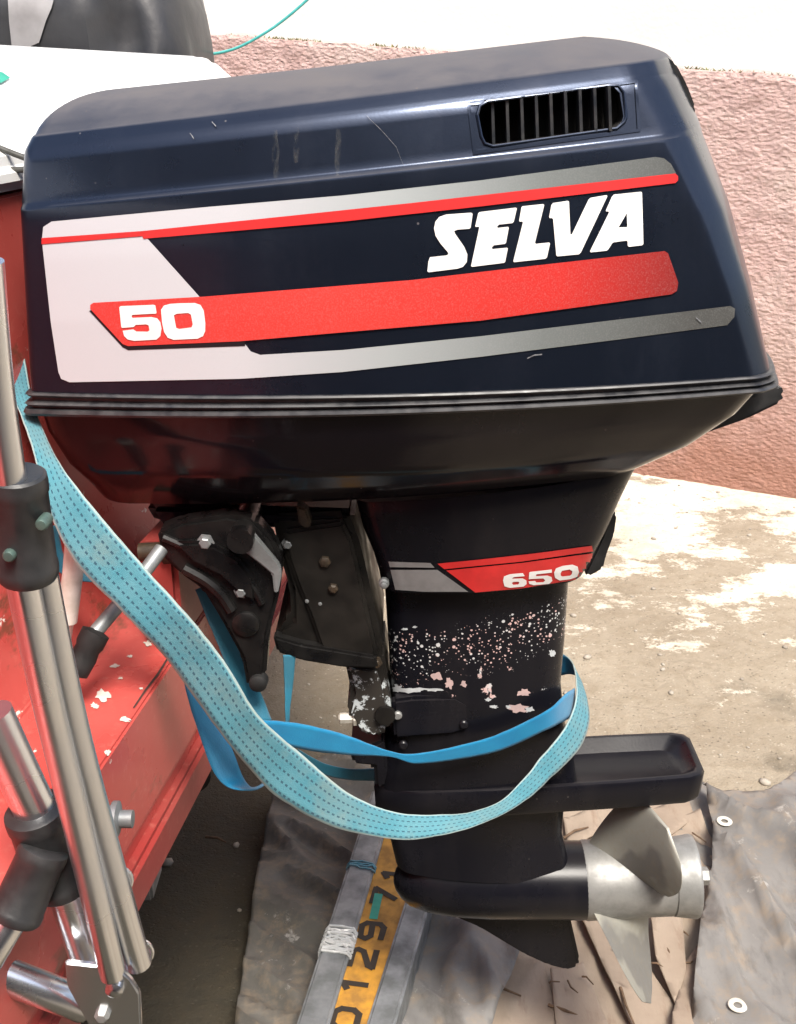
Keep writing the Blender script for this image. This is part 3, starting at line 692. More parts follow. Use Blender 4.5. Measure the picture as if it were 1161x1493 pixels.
gear = obj('gearcase', lathe(onY(574, 1282, YM), onY(846, 1283, YM), [(0, .004), (.003, .014), (.010, .024), (.022, .034), (.045, .0425), (.08, .048), (.13, .051), (.20, .0515), (.2575, .0515), (.2580, .047)], 44), 'leg', motor)
obj('gearcase_strut', loft(lerp_rings([ring_px((558, 1180), (826, 1180), .030, .010, .028, .02), ring_px((566, 1225), (822, 1225), .026, .010, .024, .018), ring_px((577, 1275), (836, 1285), .034, .010, .03, .018)], 4)), 'leg', motor, 50)
obj('skeg', prism([(612, 1318), (700, 1312), (822, 1312), (832, 1340), (846, 1402), (844, 1412), (828, 1417), (800, 1410), (765, 1394), (700, 1355), (650, 1334)], YM-.007, .014, .005), 'leg', motor)
# propeller
ha, hz = onY(848, 1283, YM), onY(1012, 1277, YM)
L = (hz-ha).length
prop = obj('propeller', lathe(ha, hz, [(0, .040), (.0005, .051), (.004, .0525), (.03, .0515), (L*.70, .0505), (L*.775, .0505), (L*.778, .0488), (L*.79, .0488), (L*.793, .0510), (L*.96, .0545), (L*.985, .0548), (L, .0535), (L, .047), (L-.02, .043), (L-.02, .002)], 56), 'cast', motor, 40)
prop['label'] = 'worn grey aluminium propeller'
q = hz
obj('propeller_nut', lathe(q-Vector((.03, 0, 0)), q+Vector((.02, 0, 0)), [(0, .017), (.028, .017), (.032, .012), (.048, .012), (.05, .009)], 6), 'cast', prop)
ax = (hz-ha).normalized(); PITCHM = .36
def blade(theta):
    bm = bmesh.new(); nr, nc = 16, 14; R0, R1 = .046, .160
    c0 = ha + ax*(L*.36)
    grid = {}
    for side in (0, 1):
        for i in range(nr+1):
            s = i/nr; r = R0+(R1-R0)*s
            ch = .118*(1+.34*s-.14*s*s)*math.sqrt(max(0, 1-max(0, (s-.55)/.45)**2.6))+.003
            be = math.atan(PITCHM/(2*math.pi*r))
            for j in range(nc+1):
                c = j/nc-.5
                a = c*ch*math.sin(be) + .014*s + .018*s*s
                ang = theta + BSIGN*(c*ch*math.cos(be)/r) 
                th = (.0045*(1-s)+.0016)*math.sqrt(max(0, 1-(2*c)**2))+.0004
                th = th if side else -th
                a += th*math.cos(be); ang2 = ang - BSIGN*th*math.sin(be)/r
                p = c0+ax*a; e = Vector((0, -math.sin(ang2), math.cos(ang2)))
                grid[side, i, j] = bm.verts.new(p+e*r)
        for i in range(nr):
            for j in range(nc):
                bm.faces.new((grid[side, i, j], grid[side, i+1, j], grid[side, i+1, j+1], grid[side, i, j+1]))
    edge = [(i, 0) for i in range(nr)]+[(nr, j) for j in range(nc)]+[(nr-i, nc) for i in range(nr)]+[(0, nc-j) for j in range(nc)]
    for (a, b), (c, d) in zip(edge, edge[1:]+edge[:1]):
        bm.faces.new((grid[0, a, b], grid[0, c, d], grid[1, c, d], grid[1, a, b]))
    return bm
BSIGN = 1
for th in (30, 150, 270): obj('blade', blade(math.radians(th)), 'blade', prop, 50)

# clamp and swivel brackets
cl = obj('clamp_bracket', prism([(228, 775), (262, 762), (330, 752), (372, 760), (400, 790), (412, 822), (406, 872), (392, 925), (388, 985), (372, 1008), (360, 1004), (352, 960), (322, 905), (296, 862), (262, 838), (236, 812)], YM-.125, .030, .006), 'bracket', motor)
obj('rib', tube_bm(catmull([onY(x, y, YM-.126) for x, y in ((238, 783), (290, 806), (340, 832), (366, 852), (382, 880))], 6), .0045, 8), 'bracket', cl)
obj('rib', tube_bm(catmull([onY(x, y, YM-.126) for x, y in ((268, 828), (300, 846), (322, 866), (338, 890))], 6), .0065, 8), 'bracket', cl)
obj('boss', lathe(onY(360, 905, YM-.118), onY(360, 905, YM-.118)+Vector((0, -1, 0)), [(0, .016), (.010, .015), (.012, .011), (.0125, .004)], 20), 'bracket', cl)
obj('boss', lathe(onY(378, 990, YM-.118), onY(378, 990, YM-.118)+Vector((0, -1, 0)), [(0, .011), (.012, .010), (.014, .007), (.0145, .002)], 16), 'rubber', cl)
obj('clamp_bracket', prism([(228, 775), (262, 762), (330, 752), (372, 760), (400, 790), (412, 822), (406, 872), (392, 925), (388, 985), (372, 1008), (352, 960), (322, 905), (296, 862), (262, 838), (236, 812)], YM+.095, .030, .006), 'bracket', motor)
obj('tilt_tube', tube_bm([onY(350, 790, YM-.15), onY(350, 790, YM-.15)+Vector((0, .30, 0))], .014, 18), 'bracket', motor)
lev = obj('tilt_lever', prism([(333, 776), (343, 767), (356, 767), (368, 776), (408, 824), (411, 838), (405, 866), (400, 866), (397, 838), (378, 822), (352, 802), (336, 792)], YM-.136, .008, .002), 'zinc', motor)
obj('pivot_bolt', lathe(onY(349, 786, YM-.134), onY(349, 786, YM-.134)+Vector((0, -1, 0)), [(0, .010), (.006, .010), (.008, .007), (.0085, .001)], 16), 'zinc', lev)
sw = obj('swivel_bracket', prism([(396, 752), (505, 748), (520, 778), (534, 830), (546, 890), (560, 950), (552, 976), (500, 972), (440, 962), (412, 958), (398, 935), (405, 915), (424, 905), (422, 860), (408, 815)], YM-.075, .15, .007), 'swivel', motor)
obj('stiffening_rib', prism([(412, 775), (500, 762), (514, 790), (528, 850), (552, 962), (470, 952), (452, 900), (432, 850), (420, 815)], YM-.083, .012, .004), 'swivel', sw)
for (x, y, r) in ((474, 818, .007), (486, 857, .006)):
    q = onY(x, y, YM-.083); obj('bolt', lathe(q, q+Vector((0, -1, 0)), [(0, r), (.004, r*.95), (.0055, r*.6), (.0056, .001)], 6 if r < .0105 else 18), 'bronze', sw)
for (x, y) in ((448, 876), (467, 880), (440, 948)):
    q = onY(x, y, YM-.082); obj('rivet', lathe(q, q+Vector((0, -1, 0)), [(0, .0026), (.0015, .0022), (.002, .0008)], 10), 'zinc', sw)
obj('steering_arm', prism([(432, 738), (446, 742), (455, 765), (447, 772), (436, 765)], YM-.09, .02, .002), 'bronze', motor)
mt = obj('rubber_mount', prism([(503, 968), (556, 975), (566, 1010), (572, 1040), (568, 1068), (545, 1078), (520, 1066), (505, 1040), (512, 1010)], YM-.055, .11, .006), 'mount', motor)
obj('mount_shim', prism([(512, 960), (560, 955), (566, 985), (556, 1010), (516, 1000)], YM-.05, .10, .003), 'swivel', motor)
q = onY(520, 1046, YM-.045); obj('mount_bolt', lathe(q, q+Vector((-.05, -.004, 0)), [(0, .010), (.004, .010), (.005, .0065), (.020, .0065), (.022, .004)], 6), 'white_rod', mt)
q = onY(562, 1042, YM-.060); obj('mount_washer', lathe(q, q+Vector((0, -1, 0)), [(0, .013), (.004, .012), (.005, .006), (.0052, .001)], 20), 'swivel', mt)
cs = onY(243, 800, YM-.10)
obj('clamp_screw', lathe(cs+Vector((.03, 0, 0)), cs+Vector((-.06, 0, -.006)), [(0, .009), (.02, .009), (.022, .015), (.034, .015), (.036, .010), (.06, .010)], 18), 'bronze', motor)
obj('apron', prism([(208, 735), (520, 745), (515, 765), (430, 772), (250, 775), (228, 768)], YM-.07, .14, .01), 'pan', motor)
obj('leading_fairing', prism([(510, 1098), (560, 1080), (566, 1120), (560, 1150), (548, 1150), (545, 1118), (515, 1115)], YM-.045, .09, .004), 'leg', motor)
def hexb(x, y, Y, r, mat, par):
    q = onY(x, y, Y); obj('bolt', lathe(q, q+Vector((0, -1, 0)), [(0, r*1.5), (.0015, r*1.5), (.0016, r), (.006, r), (.007, r*.8), (.0071, .0005)], 6), mat, par)
hexb(300, 790, YM-.127, .0065, 'zinc', cl); hexb(352, 862, YM-.127, .0055, 'zinc', cl); hexb(420, 792, YM-.077, .005, 'zinc', sw); hexb(548, 965, YM-.077, .0055, 'bronze', sw)
obj('web', prism([(250, 792), (300, 790), (345, 812), (372, 846), (374, 880), (352, 872), (320, 842), (280, 822)], YM-.133, .012, .004), 'bracket', cl)
obj('pinch_strap', prism([(398, 928), (440, 940), (548, 958), (552, 976), (500, 974), (440, 964), (404, 952)], YM-.088, .02, .003), 'bracket', sw)
q = onY(560, 848, YM-.07); obj('grease_nipple', lathe(q, q+Vector((0, -1, 0)), [(0, .006), (.006, .006), (.007, .004), (.012, .004), (.013, .002)], 10), 'zinc', motor)
# cables into the cowl's front
for a in (((-25, 206), (0, 216), (20, 224), (52, 236)), ((-25, 244), (0, 245), (20, 248), (52, 246))):
    obj('control_cable', tube_bm(catmull([onY(x, y, YM-.02) for x, y in a], 6), .0032, 10), 'cable', motor)

# ================================================================ BOAT
A, B = onZ(258, 955, .80), onZ(150, 1115, .80)
ud = Vector((B.x-A.x, B.y-A.y, 0)).normalized()        # along the transom, towards the camera
fd = Vector((ud.y, -ud.x, 0)); fd = fd if fd.x < 0 else -fd    # forward, to the bow
boat = empty('boat', (A.x-.6, YM, 0.0), 'red and white fibreglass boat stern carrying the outboard motor', 'boat')
def bp(u, v, z): p = A+ud*u+fd*v; return Vector((p.x, p.y, z))
UN = 1.30
def pxof(p):
    d = p-O; k = d.y*cp-d.z*sp; return (CX+FPX*d.x/k, CY-FPX*(d.z*cp+d.y*sp)/k)
UF = -.3
while pxof(bp(UF, .31, 1.437))[0] < 306: UF -= .01
UFW = UF+.01; print('UF', UF, pxof(bp(UF, .17, 1.437)))
def extr(prof, u0, u1, mats, name, bev=.008, nmat=None):
    bm = bmesh.new(); a = [bm.verts.new(bp(u0, v, z)) for v, z in prof]; b = [bm.verts.new(bp(u1, v, z)) for v, z in prof]
    n = len(prof); bm.faces.new(a); bm.faces.new(list(reversed(b)))
    for i in range(n): bm.faces.new((a[i], a[(i+1) % n], b[(i+1) % n], b[i]))
    bmesh.ops.recalc_face_normals(bm, faces=bm.faces)
    bmesh.ops.bevel(bm, geom=list(bm.edges), offset=bev, segments=2, affect='EDGES', clamp_overlap=True)
    return obj(name, bm, mats, boat, 30)
extr([(.006, .60), (.004, .672), (0.0, .676), (0.0, .800), (.115, .800), (.145, .86), (.165, 1.18), (.172, 1.286), (2.57, 1.286), (2.57, .50), (.5, .52)], UF, UN, 'red', 'hull')
extr([(-.006, .598), (-.010, .655), (.30, .655), (.30, .590)], UF-.004, UN+.004, 'red_low', 'rubbing_strake', .006)
extr([(.160, 1.290), (.164, 1.318), (.30, 1.432), (.33, 1.440), (2.58, 1.46), (2.58, 1.290)], UFW, UN-.01, 'white_gel', 'white_coaming', .010)
extr([(.000, .801), (.000, .925), (.045, .925), (.045, .801)], -.42, -.02, 'red_low', 'engine_pad', .006)
uu = -1.0
while pxof(bp(uu, .262, 1.402))[0] > 4: uu += .005
bm = bmesh.new(); bm.faces.new([bm.verts.new(bp(uu+a, .258+b*1.19, 1.400+b)) for a, b in ((-.012, .0), (.03, -.006), (.03, .010), (-.008, .006))])
obj('green_mark', bm, 'green_mark', boat)
hull = [o for o in boat.children if o.name.startswith('hull')][0]; hbv = bvh_of(hull)
M['dark_crack'] = plain('grime_line', (.05, .03, .025), None, 60, (.8, .9))
for x, y, rx, ry, m_ in ((216, 940, 7, 5, 'white_rod'), (168, 972, 9, 3, 'white_rod'), (150, 1015, 12, 10, 'white_rod'), (138, 1030, 7, 5, 'white_rod'), (182, 1050, 9, 4, 'white_rod'), (158, 1098, 5, 4, 'white_rod'), (128, 1078, 5, 8, 'white_rod'), (206, 1005, 4, 2, 'white_rod'), (190, 958, 5, 2, 'white_rod'), (36, 1120, 16, 12, 'white_rod'), (176, 990, 4, 2, 'white_rod')):  # irregular white flecks on the red platform
    decal('chip', blot(x, y, rx, ry), hbv, m_, hull, .0012, 10)
decal('grime_line', [(248, 958), (232, 985), (214, 1008), (196, 1034), (194, 1033), (212, 1006), (230, 982), (246, 957)], hbv, 'dark_crack', hull, .0012, 10)
# stern bolt
q = onZ(153, 1194, .70); q = onY(153, 1194, B.y-.06)
bolt = obj('stern_bolt', lathe(q+Vector((-.05, 0, 0)), q+Vector((.02, 0, 0)), [(0, .012), (.055, .012), (.057, .016), (.062, .016), (.064, .008), (.075, .008)], 16), 'zinc', boat)

# steering link and rod beside the motor
lk = empty('steering_link', onY(125, 950, 1.02), 'grey steering link rod with black rubber boot above red platform', 'steering rod')
obj('rod', tube_bm([onY(128, 935, 1.02), onY(190, 862, 1.06), onY(236, 800, 1.10)], .0075, 14), 'zinc', lk)
obj('rubber_boot', lathe(onY(108, 985, 1.0), onY(142, 918, 1.02), [(0, .006), (.003, .013), (.02, .014), (.03, .0125), (.035, .0145), (.048, .0145), (.050, .008)], 20), 'rubber', lk)
wr = empty('support_rod', onZ(90, 960, .801), 'dirty white tilt support rod standing on red platform', 'rod')
p = [onY(112, 770, 1.06), onY(107, 830, 1.06), onY(98, 905, 1.06)]
obj('outer_tube', tube_bm(p, .0105, 16), 'white_rod', wr)
e = onZ(88, 975, .803)
obj('inner_tube', tube_bm([p[-1]+(p[-1]-p[0])*-.02, e], [.0075, .0065], 14), 'white_rod', wr)

# ================================================================ TRAILER
tr = empty('boat_trailer', (-.75, YM, 0), 'boat trailer with black wheels under the red hull', 'trailer')
obj('keel_beam', box((-1.6, YM+.1, .34), (2.5, .07, .08)), 'zinc', tr)
obj('axle', tube_bm([Vector((-.75, .75, .25)), Vector((-.75, 1.95, .25))], .025, 14), 'zinc', tr)
for yy in (1.0, 1.75):
    w = obj('tyre', lathe(Vector((-.62, yy-.07, .235)), Vector((-.62, yy+.07, .235)), [(0, .16), (.008, .20), (.02, .222), (.035, .234), (.07, .236), (.105, .234), (.12, .222), (.132, .20), (.14, .16)], 48), 'rubber', tr)
    obj('rim', lathe(Vector((-.62, yy-.055, .235)), Vector((-.62, yy+.06, .235)), [(0, .03), (.001, .10), (.01, .14), (.012, .165), (.09, .165), (.1, .14), (.11, .03)], 32), 'zinc', w)
    obj('spindle', box(((-.62-.75)/2, yy, .243), (.16, .04, .04)), 'zinc', tr)
rl = onY(284, 1098, 1.50)
obj('keel_roller', lathe(rl+Vector((0, -.06, 0)), rl+Vector((0, .06, 0)), [(0, .018), (.002, .034), (.03, .038), (.06, .032), (.09, .038), (.118, .034), (.12, .018)], 24), 'rubber', tr)
obj('roller_post', box((rl.x-.06, rl.y, .50), (.05, .05, .24)), 'zinc', tr)
obj('roller_arm', box((rl.x-.03, rl.y, rl.z), (.10, .03, .03)), 'zinc', tr)
obj('tail_crossbar', box((-.42, YM+.1, .40), (.06, 1.0, .06)), 'zinc', tr)
obj('bunk_post', box((-.55, .85, .46), (.05, .05, .28)), 'zinc', tr)
obj('bunk_post', box((-.55, 1.7, .46), (.05, .05, .28)), 'zinc', tr)
obj('bunk_crossbar', box((-.55, YM+.05, .33), (.06, 1.0, .06)), 'zinc', tr)

# ================================================================ BOARDING LADDER
YL = .66
la = empty('boarding_ladder', onY(120, 1470, .72), 'folded stainless steel boarding ladder with black plastic joints beside the red stern', 'ladder')
def rail(pts, px_w, name='rail', mat='steel', parent=la, seg=20):
    P = [onY(x, y, d) for x, y, d in pts]
    mid = P[len(P)//2]; depth = mid.y*cp+(H-mid.z)*sp
    return obj(name, round_tube(P[0], P[-1], px_w/2*depth/FPX, seg) if len(P) == 2 else tube_bm(catmull(P, 6), px_w/2*depth/FPX, seg), mat, parent)
rail([(-22, 380, .62), (-6, 560, .63), (16, 712, .64)], 52)
rail([(22, 800, .655), (62, 990, .665), (100, 1150, .68), (165, 1420, .70)], 42)
rail([(54, 800, .67), (92, 990, .68), (131, 1150, .695), (202, 1405, .715)], 42)
rail([(-14, 1040, .71), (30, 1135, .715), (74, 1230, .72), (128, 1385, .73)], 60)
def sleeve(p, q, px_w, seg=28):
    d = (q-p).length; depth = p.y*cp+(H-p.z)*sp; r = px_w/2*depth/FPX
    return lathe(p, q, [(0, r*.86), (d*.02, r*.97), (d*.08, r), (d*.16, r*1.0), (d*.18, r*.96), (d*.84, r*1.02), (d*.86, r*1.06), (d*.95, r*1.06), (d*.99, r*.98), (d, r*.86)], seg)
j1 = obj('plastic_joint', sleeve(onY(24, 690, .645), onY(42, 842, .655), 88), 'plastic', la)
for (x, y) in ((60, 766), (12, 812)):
    q = onY(x, y, .629); obj('screw', lathe(q+Vector((0, .012, 0)), q+Vector((0, -.01, 0)), [(0, .004), (.011, .004), (.0125, .003), (.0127, .001)], 12), 'screw_green', j1)
j2 = obj('plastic_joint', sleeve(onY(50, 1178, .715), onY(92, 1290, .725), 92), 'plastic', la)
obj('branch', sleeve(onY(66, 1236, .70), onY(20, 1340, .68), 74), 'plastic', j2)
rail([(42, 1300, .69), (-30, 1420, .66)], 46, 'step_tube', 'steel')
rail([(-30, 1408, .70), (130, 1468, .72)], 50, 'step_tube', 'steel')
hp_ = obj('hinge_plate', prism([(94, 1404), (172, 1412), (190, 1428), (204, 1450), (206, 1500), (196, 1530), (150, 1530), (120, 1480), (98, 1440)], .695, .006, .0015), 'steel', la)
q = onY(168, 1440, .695); obj('pin', lathe(q, q+Vector((0, -1, 0)), [(0, .0075), (.004, .007), (.006, .004), (.0062, .001)], 18), 'steel', hp_)
q = onY(150, 1478, .695); obj('pin', lathe(q, q+Vector((0, -1, 0)), [(0, .006), (.004, .006), (.006, .004), (.0062, .001)], 6), 'cast', hp_)
rail([(172, 1460, .71), (200, 1560, .72)], 44)
def ringbm(c, R, r, tilt=(0, 0, 0)):
    bm = bmesh.new(); n, s = 28, 10; vs = []
    m = Matrix.Rotation(tilt[0], 3, 'X') @ Matrix.Rotation(tilt[2], 3, 'Z')
    for i in range(n):
        a = 2*math.pi*i/n; d = Vector((math.cos(a), 0, math.sin(a)))
        vs.append([bm.verts.new(c+m @ (d*(R+r*math.cos(b))+Vector((0, r*math.sin(b), 0)))) for b in (2*math.pi*k/s for k in range(s))])
    for i in range(n):
        for k in range(s): bm.faces.new((vs[i][k], vs[(i+1) % n][k], vs[(i+1) % n][(k+1) % s], vs[i][(k+1) % s]))
    return bm
obj('eye_ring', ringbm(onY(166, 1286, .71), .013, .0022, (0, 0, .3)), 'steel', la)
obj('eye_ring', ringbm(onY(196, 1392, .73), .014, .0022, (0, 0, .3)), 'steel', la)

# ================================================================ STRAP
st = empty('tie_down_strap', onY(420, 1110, 1.02), 'faded turquoise tie-down strap with dashed stitching looped round the motor leg', 'strap')
wa_ = [(6, 540, 1.20), (24, 590, 1.12), (46, 650, 1.06), (72, 745, 1.03), (112, 822, 1.01), (172, 885, 1.0), (236, 952, 1.0), (285, 1018, 1.0), (335, 1085, 1.0), (400, 1158, 1.01), (480, 1203, 1.02), (560, 1222, 1.035), (620, 1222, 1.05), (680, 1209, 1.07), (722, 1193, 1.09), (762, 1170, 1.115), (804, 1133, 1.15), (845, 1090, 1.19), (859, 1050, 1.225), (853, 1008, 1.27), (840, 985, 1.305), (815, 985, 1.325), (760, 1000, 1.325)]
wb_ = [(34, 512, 1.20), (50, 592, 1.12), (78, 660, 1.07), (108, 705, 1.04), (155, 762, 1.02), (218, 835, 1.01), (272, 895, 1.0), (326, 962, 1.0), (376, 1042, 1.0), (432, 1093, 1.02), (500, 1150, 1.035), (560, 1180, 1.05), (620, 1188, 1.065), (680, 1185, 1.085), (722, 1172, 1.10), (752, 1148, 1.12), (788, 1106, 1.15), (824, 1060, 1.19), (839, 1022, 1.225), (840, 990, 1.265), (832, 962, 1.305), (805, 950, 1.325), (755, 962, 1.325)]
ribbon('webbing', wa_, wb_, ['strap_out', 'strap_in'], st)
yt = YM-.068
ribbon('webbing', [(838, 1042, YM+.01), (828, 1048, yt+.03), (800, 1062, yt), (740, 1090, yt-.004), (680, 1105, yt-.008), (610, 1113, yt-.014), (572, 1104, yt-.02), (520, 1101, yt-.03), (470, 1097, yt-.04), (410, 1087, yt-.05), (360, 1085, yt-.06)],
       [(838, 1004, YM+.01), (828, 1010, yt+.03), (800, 1034, yt), (740, 1065, yt-.004), (680, 1085, yt-.008), (605, 1099, yt-.014), (570, 1096, yt-.02), (520, 1078, yt-.03), (470, 1062, yt-.04), (410, 1052, yt-.05), (360, 1050, yt-.06)], ['strap_in'], st)
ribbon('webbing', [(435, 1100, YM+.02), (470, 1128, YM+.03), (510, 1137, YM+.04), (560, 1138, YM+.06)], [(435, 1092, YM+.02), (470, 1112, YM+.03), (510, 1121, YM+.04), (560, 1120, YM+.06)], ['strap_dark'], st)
ribbon('hanging_loop', [(262, 972, 1.05), (284, 1050, 1.05), (308, 1118, 1.045), (328, 1145, 1.04), (350, 1152, 1.035), (372, 1151, 1.06), (388, 1142, 1.10), (400, 1118, 1.14)], [(302, 985, 1.06), (322, 1050, 1.06), (343, 1104, 1.055), (352, 1128, 1.06), (364, 1146, 1.07), (378, 1146, 1.09), (388, 1134, 1.12), (396, 1105, 1.15)], ['strap_in'], st)
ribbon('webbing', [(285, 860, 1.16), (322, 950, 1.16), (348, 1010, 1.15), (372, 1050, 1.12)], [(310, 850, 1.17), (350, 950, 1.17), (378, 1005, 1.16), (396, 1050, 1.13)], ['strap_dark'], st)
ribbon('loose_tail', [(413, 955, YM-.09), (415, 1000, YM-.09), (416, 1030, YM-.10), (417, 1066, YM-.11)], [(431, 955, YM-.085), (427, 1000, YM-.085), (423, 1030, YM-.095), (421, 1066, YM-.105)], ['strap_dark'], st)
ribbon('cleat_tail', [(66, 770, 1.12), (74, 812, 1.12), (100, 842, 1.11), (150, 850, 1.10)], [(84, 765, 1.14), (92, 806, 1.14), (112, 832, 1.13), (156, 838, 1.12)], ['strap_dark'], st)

# ================================================================ GROUND CLUTTER
def sheet(name, px, mat, z0, amp, label, cat, step=.012, fold=(9, 4, .35), seed=0, th=.0015, **kw):
    loop = [(p.x, p.y) for p in (onZ(x, y, z0) for x, y in px)]
    bm = fill2d([loop], step)
    a = fold[2]; ca, sa = math.cos(a), math.sin(a)
    for v in bm.verts:
        x, y = v.co.x, v.co.y; u, w = x*ca+y*sa, -x*sa+y*ca
        q = Vector((u*fold[0], w*fold[1], seed)); n = mnoise.noise(q); r = 1-abs(mnoise.noise(q*1.7+Vector((5, 3, 1))))*2
        r2 = 1-abs(mnoise.noise(q*2.9+Vector((1, 7, 2))))*2
        v.co.z = z0 + gh(x, y) + amp*.10*max(0, r2)**3 + amp*(.5+.5*n) + amp*.55*max(0, r)**2 + amp*.03*mnoise.noise(Vector((x*45, y*45, seed)))
    bmesh.ops.recalc_face_normals(bm, faces=bm.faces)
    if sum(f.normal.z for f in bm.faces) < 0: bmesh.ops.reverse_faces(bm, faces=bm.faces)
    o = obj(name, bm, mat, None, 180, label=label, cat=cat, recalc=False, **kw)
    s = o.modifiers.new('thickness', 'SOLIDIFY'); s.thickness = th; s.offset = 1
    return o
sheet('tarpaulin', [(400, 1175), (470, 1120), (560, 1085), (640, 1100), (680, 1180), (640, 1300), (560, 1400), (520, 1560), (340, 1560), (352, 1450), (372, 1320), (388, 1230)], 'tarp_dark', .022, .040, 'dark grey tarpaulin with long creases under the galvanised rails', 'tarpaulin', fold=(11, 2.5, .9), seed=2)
sheet('cardboard', [(720, 1160), (830, 1130), (960, 1150), (1035, 1180), (1045, 1300), (1020, 1420), (1010, 1560), (690, 1560), (720, 1450), (760, 1350), (730, 1250)], 'card', .014, .012, 'torn brown cardboard lying on ground under the propeller', 'cardboard', fold=(8, 3, -.6), seed=5, th=.004)
sheet('cardboard', [(835, 1300), (862, 1296), (935, 1400), (1000, 1500), (1030, 1580), (960, 1580), (890, 1440), (846, 1345)], 'card', .034, .012, 'long brown cardboard strip with a crease on the torn cardboard', 'cardboard', fold=(6, 2, -.6), seed=8, th=.004)
sheet('cardboard', [(955, 1205), (1020, 1195), (1050, 1260), (1025, 1330), (965, 1345), (940, 1280)], 'card', .034, .016, 'small curled cardboard scrap beside the propeller hub', 'cardboard', fold=(10, 5, .6), seed=11, th=.004)
strips = [([(728, 1392), (790, 1410), (812, 1480), (822, 1580), (700, 1580), (712, 1470)], 'broad pale cardboard flap with ragged rim beside the grey tarpaulin flap', .030, 21),
 ([(802, 1420), (850, 1412), (884, 1500), (905, 1580), (815, 1580)], 'brown cardboard flap between the skeg and the long strip', .036, 22),
 ([(820, 1200), (868, 1188), (880, 1216), (830, 1246)], 'small torn cardboard tab between gearcase and plate', .030, 23),
 ([(940, 1190), (1000, 1172), (1012, 1200), (962, 1240)], 'small torn cardboard tab under the ventilation plate end', .034, 24),
 ([(945, 1330), (992, 1322), (1000, 1420), (985, 1470), (955, 1400)], 'narrow cardboard splinter beside the lower propeller blade', .050, 25),
 ([(1000, 1410), (1022, 1380), (1016, 1480), (1006, 1580), (975, 1580), (980, 1490)], 'narrow cardboard splinter along the eyelet tarpaulin', .044, 26)]
for px, lb, z0, sd_ in strips: sheet('cardboard', px, 'card', z0, .014, lb, 'cardboard', fold=(9, 3, -.5+.2*(sd_ % 4)), seed=sd_, th=.004)
sheet('tarpaulin', [(600, 1330), (665, 1325), (740, 1370), (765, 1400), (735, 1470), (705, 1560), (560, 1560), (580, 1420)], 'tarp', .030, .050, 'grey tarpaulin flap beside the skeg', 'tarpaulin', fold=(8, 4, .3), seed=14)
tp = sheet('tarpaulin', [(1020, 1165), (1050, 1180), (1110, 1185), (1161, 1150), (1260, 1150), (1260, 1560), (1006, 1560), (1008, 1460), (1018, 1370), (1035, 1290), (1035, 1220)], 'tarp', .035, .062, 'stained grey tarpaulin with two metal eyelets', 'tarpaulin', fold=(6.5, 2.2, .25), seed=17)
sheet('tarpaulin', [(1000, 1140), (1060, 1165), (1090, 1190), (1070, 1260), (1030, 1280), (985, 1250), (990, 1180)], 'tarp', .028, .018, 'small folded grey tarpaulin corner beside the cardboard scrap', 'tarpaulin', fold=(12, 6, .8), seed=19)
bpy.context.view_layer.update()
tbv = bvh_of(tp)
for x, y in ((1056, 1201), (1075, 1470)):
    h = tbv.ray_cast(O, ray(x, y).normalized()); q = (h[0] or onZ(x, y, .07))+Vector((0, 0, .006))
    b = ringbm(Vector((0, 0, 0)), .0105, .0042); bmesh.ops.rotate(b, verts=b.verts, matrix=Matrix.Rotation(math.pi/2, 3, 'X'))
    bmesh.ops.scale(b, verts=b.verts, vec=(1, 1, .5)); bmesh.ops.translate(b, verts=b.verts, vec=q)
    obj('eyelet', b, 'white_rod', tp)
# galvanised rails with the yellow number plate
fr = empty('plate_frame', onZ(500, 1400, .05), 'pair of galvanised rails holding a yellow number plate on the tarpaulin', 'plate frame')
ZR = .085
def bar(a, b, wpx, name, zt, hgt):
    p, q = onZ(*a, zt), onZ(*b, zt); d = (q-p).normalized(); n = Vector((-d.y, d.x, 0)); mid = (p+q)/2
    depth = mid.y*cp+(H-mid.z)*sp; w = wpx*depth/FPX
    bm = bmesh.new(); bmesh.ops.create_cube(bm, size=1)
    bmesh.ops.scale(bm, vec=((q-p).length, w, hgt), verts=bm.verts)
    bmesh.ops.bevel(bm, geom=list(bm.edges), offset=.005, segments=3, affect='EDGES', clamp_overlap=True)
    bmesh.ops.rotate(bm, verts=bm.verts, matrix=Matrix.Rotation(math.atan2(d.y, d.x), 3, 'Z'))
    bmesh.ops.translate(bm, verts=bm.verts, vec=mid-Vector((0, 0, hgt/2)))
    return obj(name, bm, 'zinc', fr), p, q, d, n, w
_, a0, a1, bd, bn, bw = bar((561, 1150), (429, 1580), 42, 'rail', .125, .06)
_, c0, c1, _, _, _ = bar((640, 1210), (529, 1580), 38, 'rail', .125, .06)
py_ = [(545, 1205), (610, 1270), (545, 1500), (515, 1580), (470, 1580), (490, 1440)]
PZ = .116
pl = [onZ(x, y, PZ) for x, y in ((565, 1190), (624, 1205), (506, 1600), (440, 1600))]
bm = bmesh.new(); f = bm.faces.new([bm.verts.new(p) for p in pl]); r = bmesh.ops.extrude_face_region(bm, geom=[f])
bmesh.ops.translate(bm, verts=[v for v in r['geom'] if isinstance(v, bmesh.types.BMVert)], vec=(0, 0, -.004))
plate = obj('number_plate', bm, 'plate_y', fr)
def stroke(pts, w=.010):
    bm = bmesh.new()
    for a, b in zip(pts, pts[1:]):
        d = (b-a).normalized(); n = Vector((-d.y, d.x, 0))*w/2; e = d*w*.3
        bm.faces.new([bm.verts.new(x+Vector((0, 0, .001+.0002*random.random()))) for x in (a-e+n, b+e+n, b+e-n, a-e-n)])
    return bm
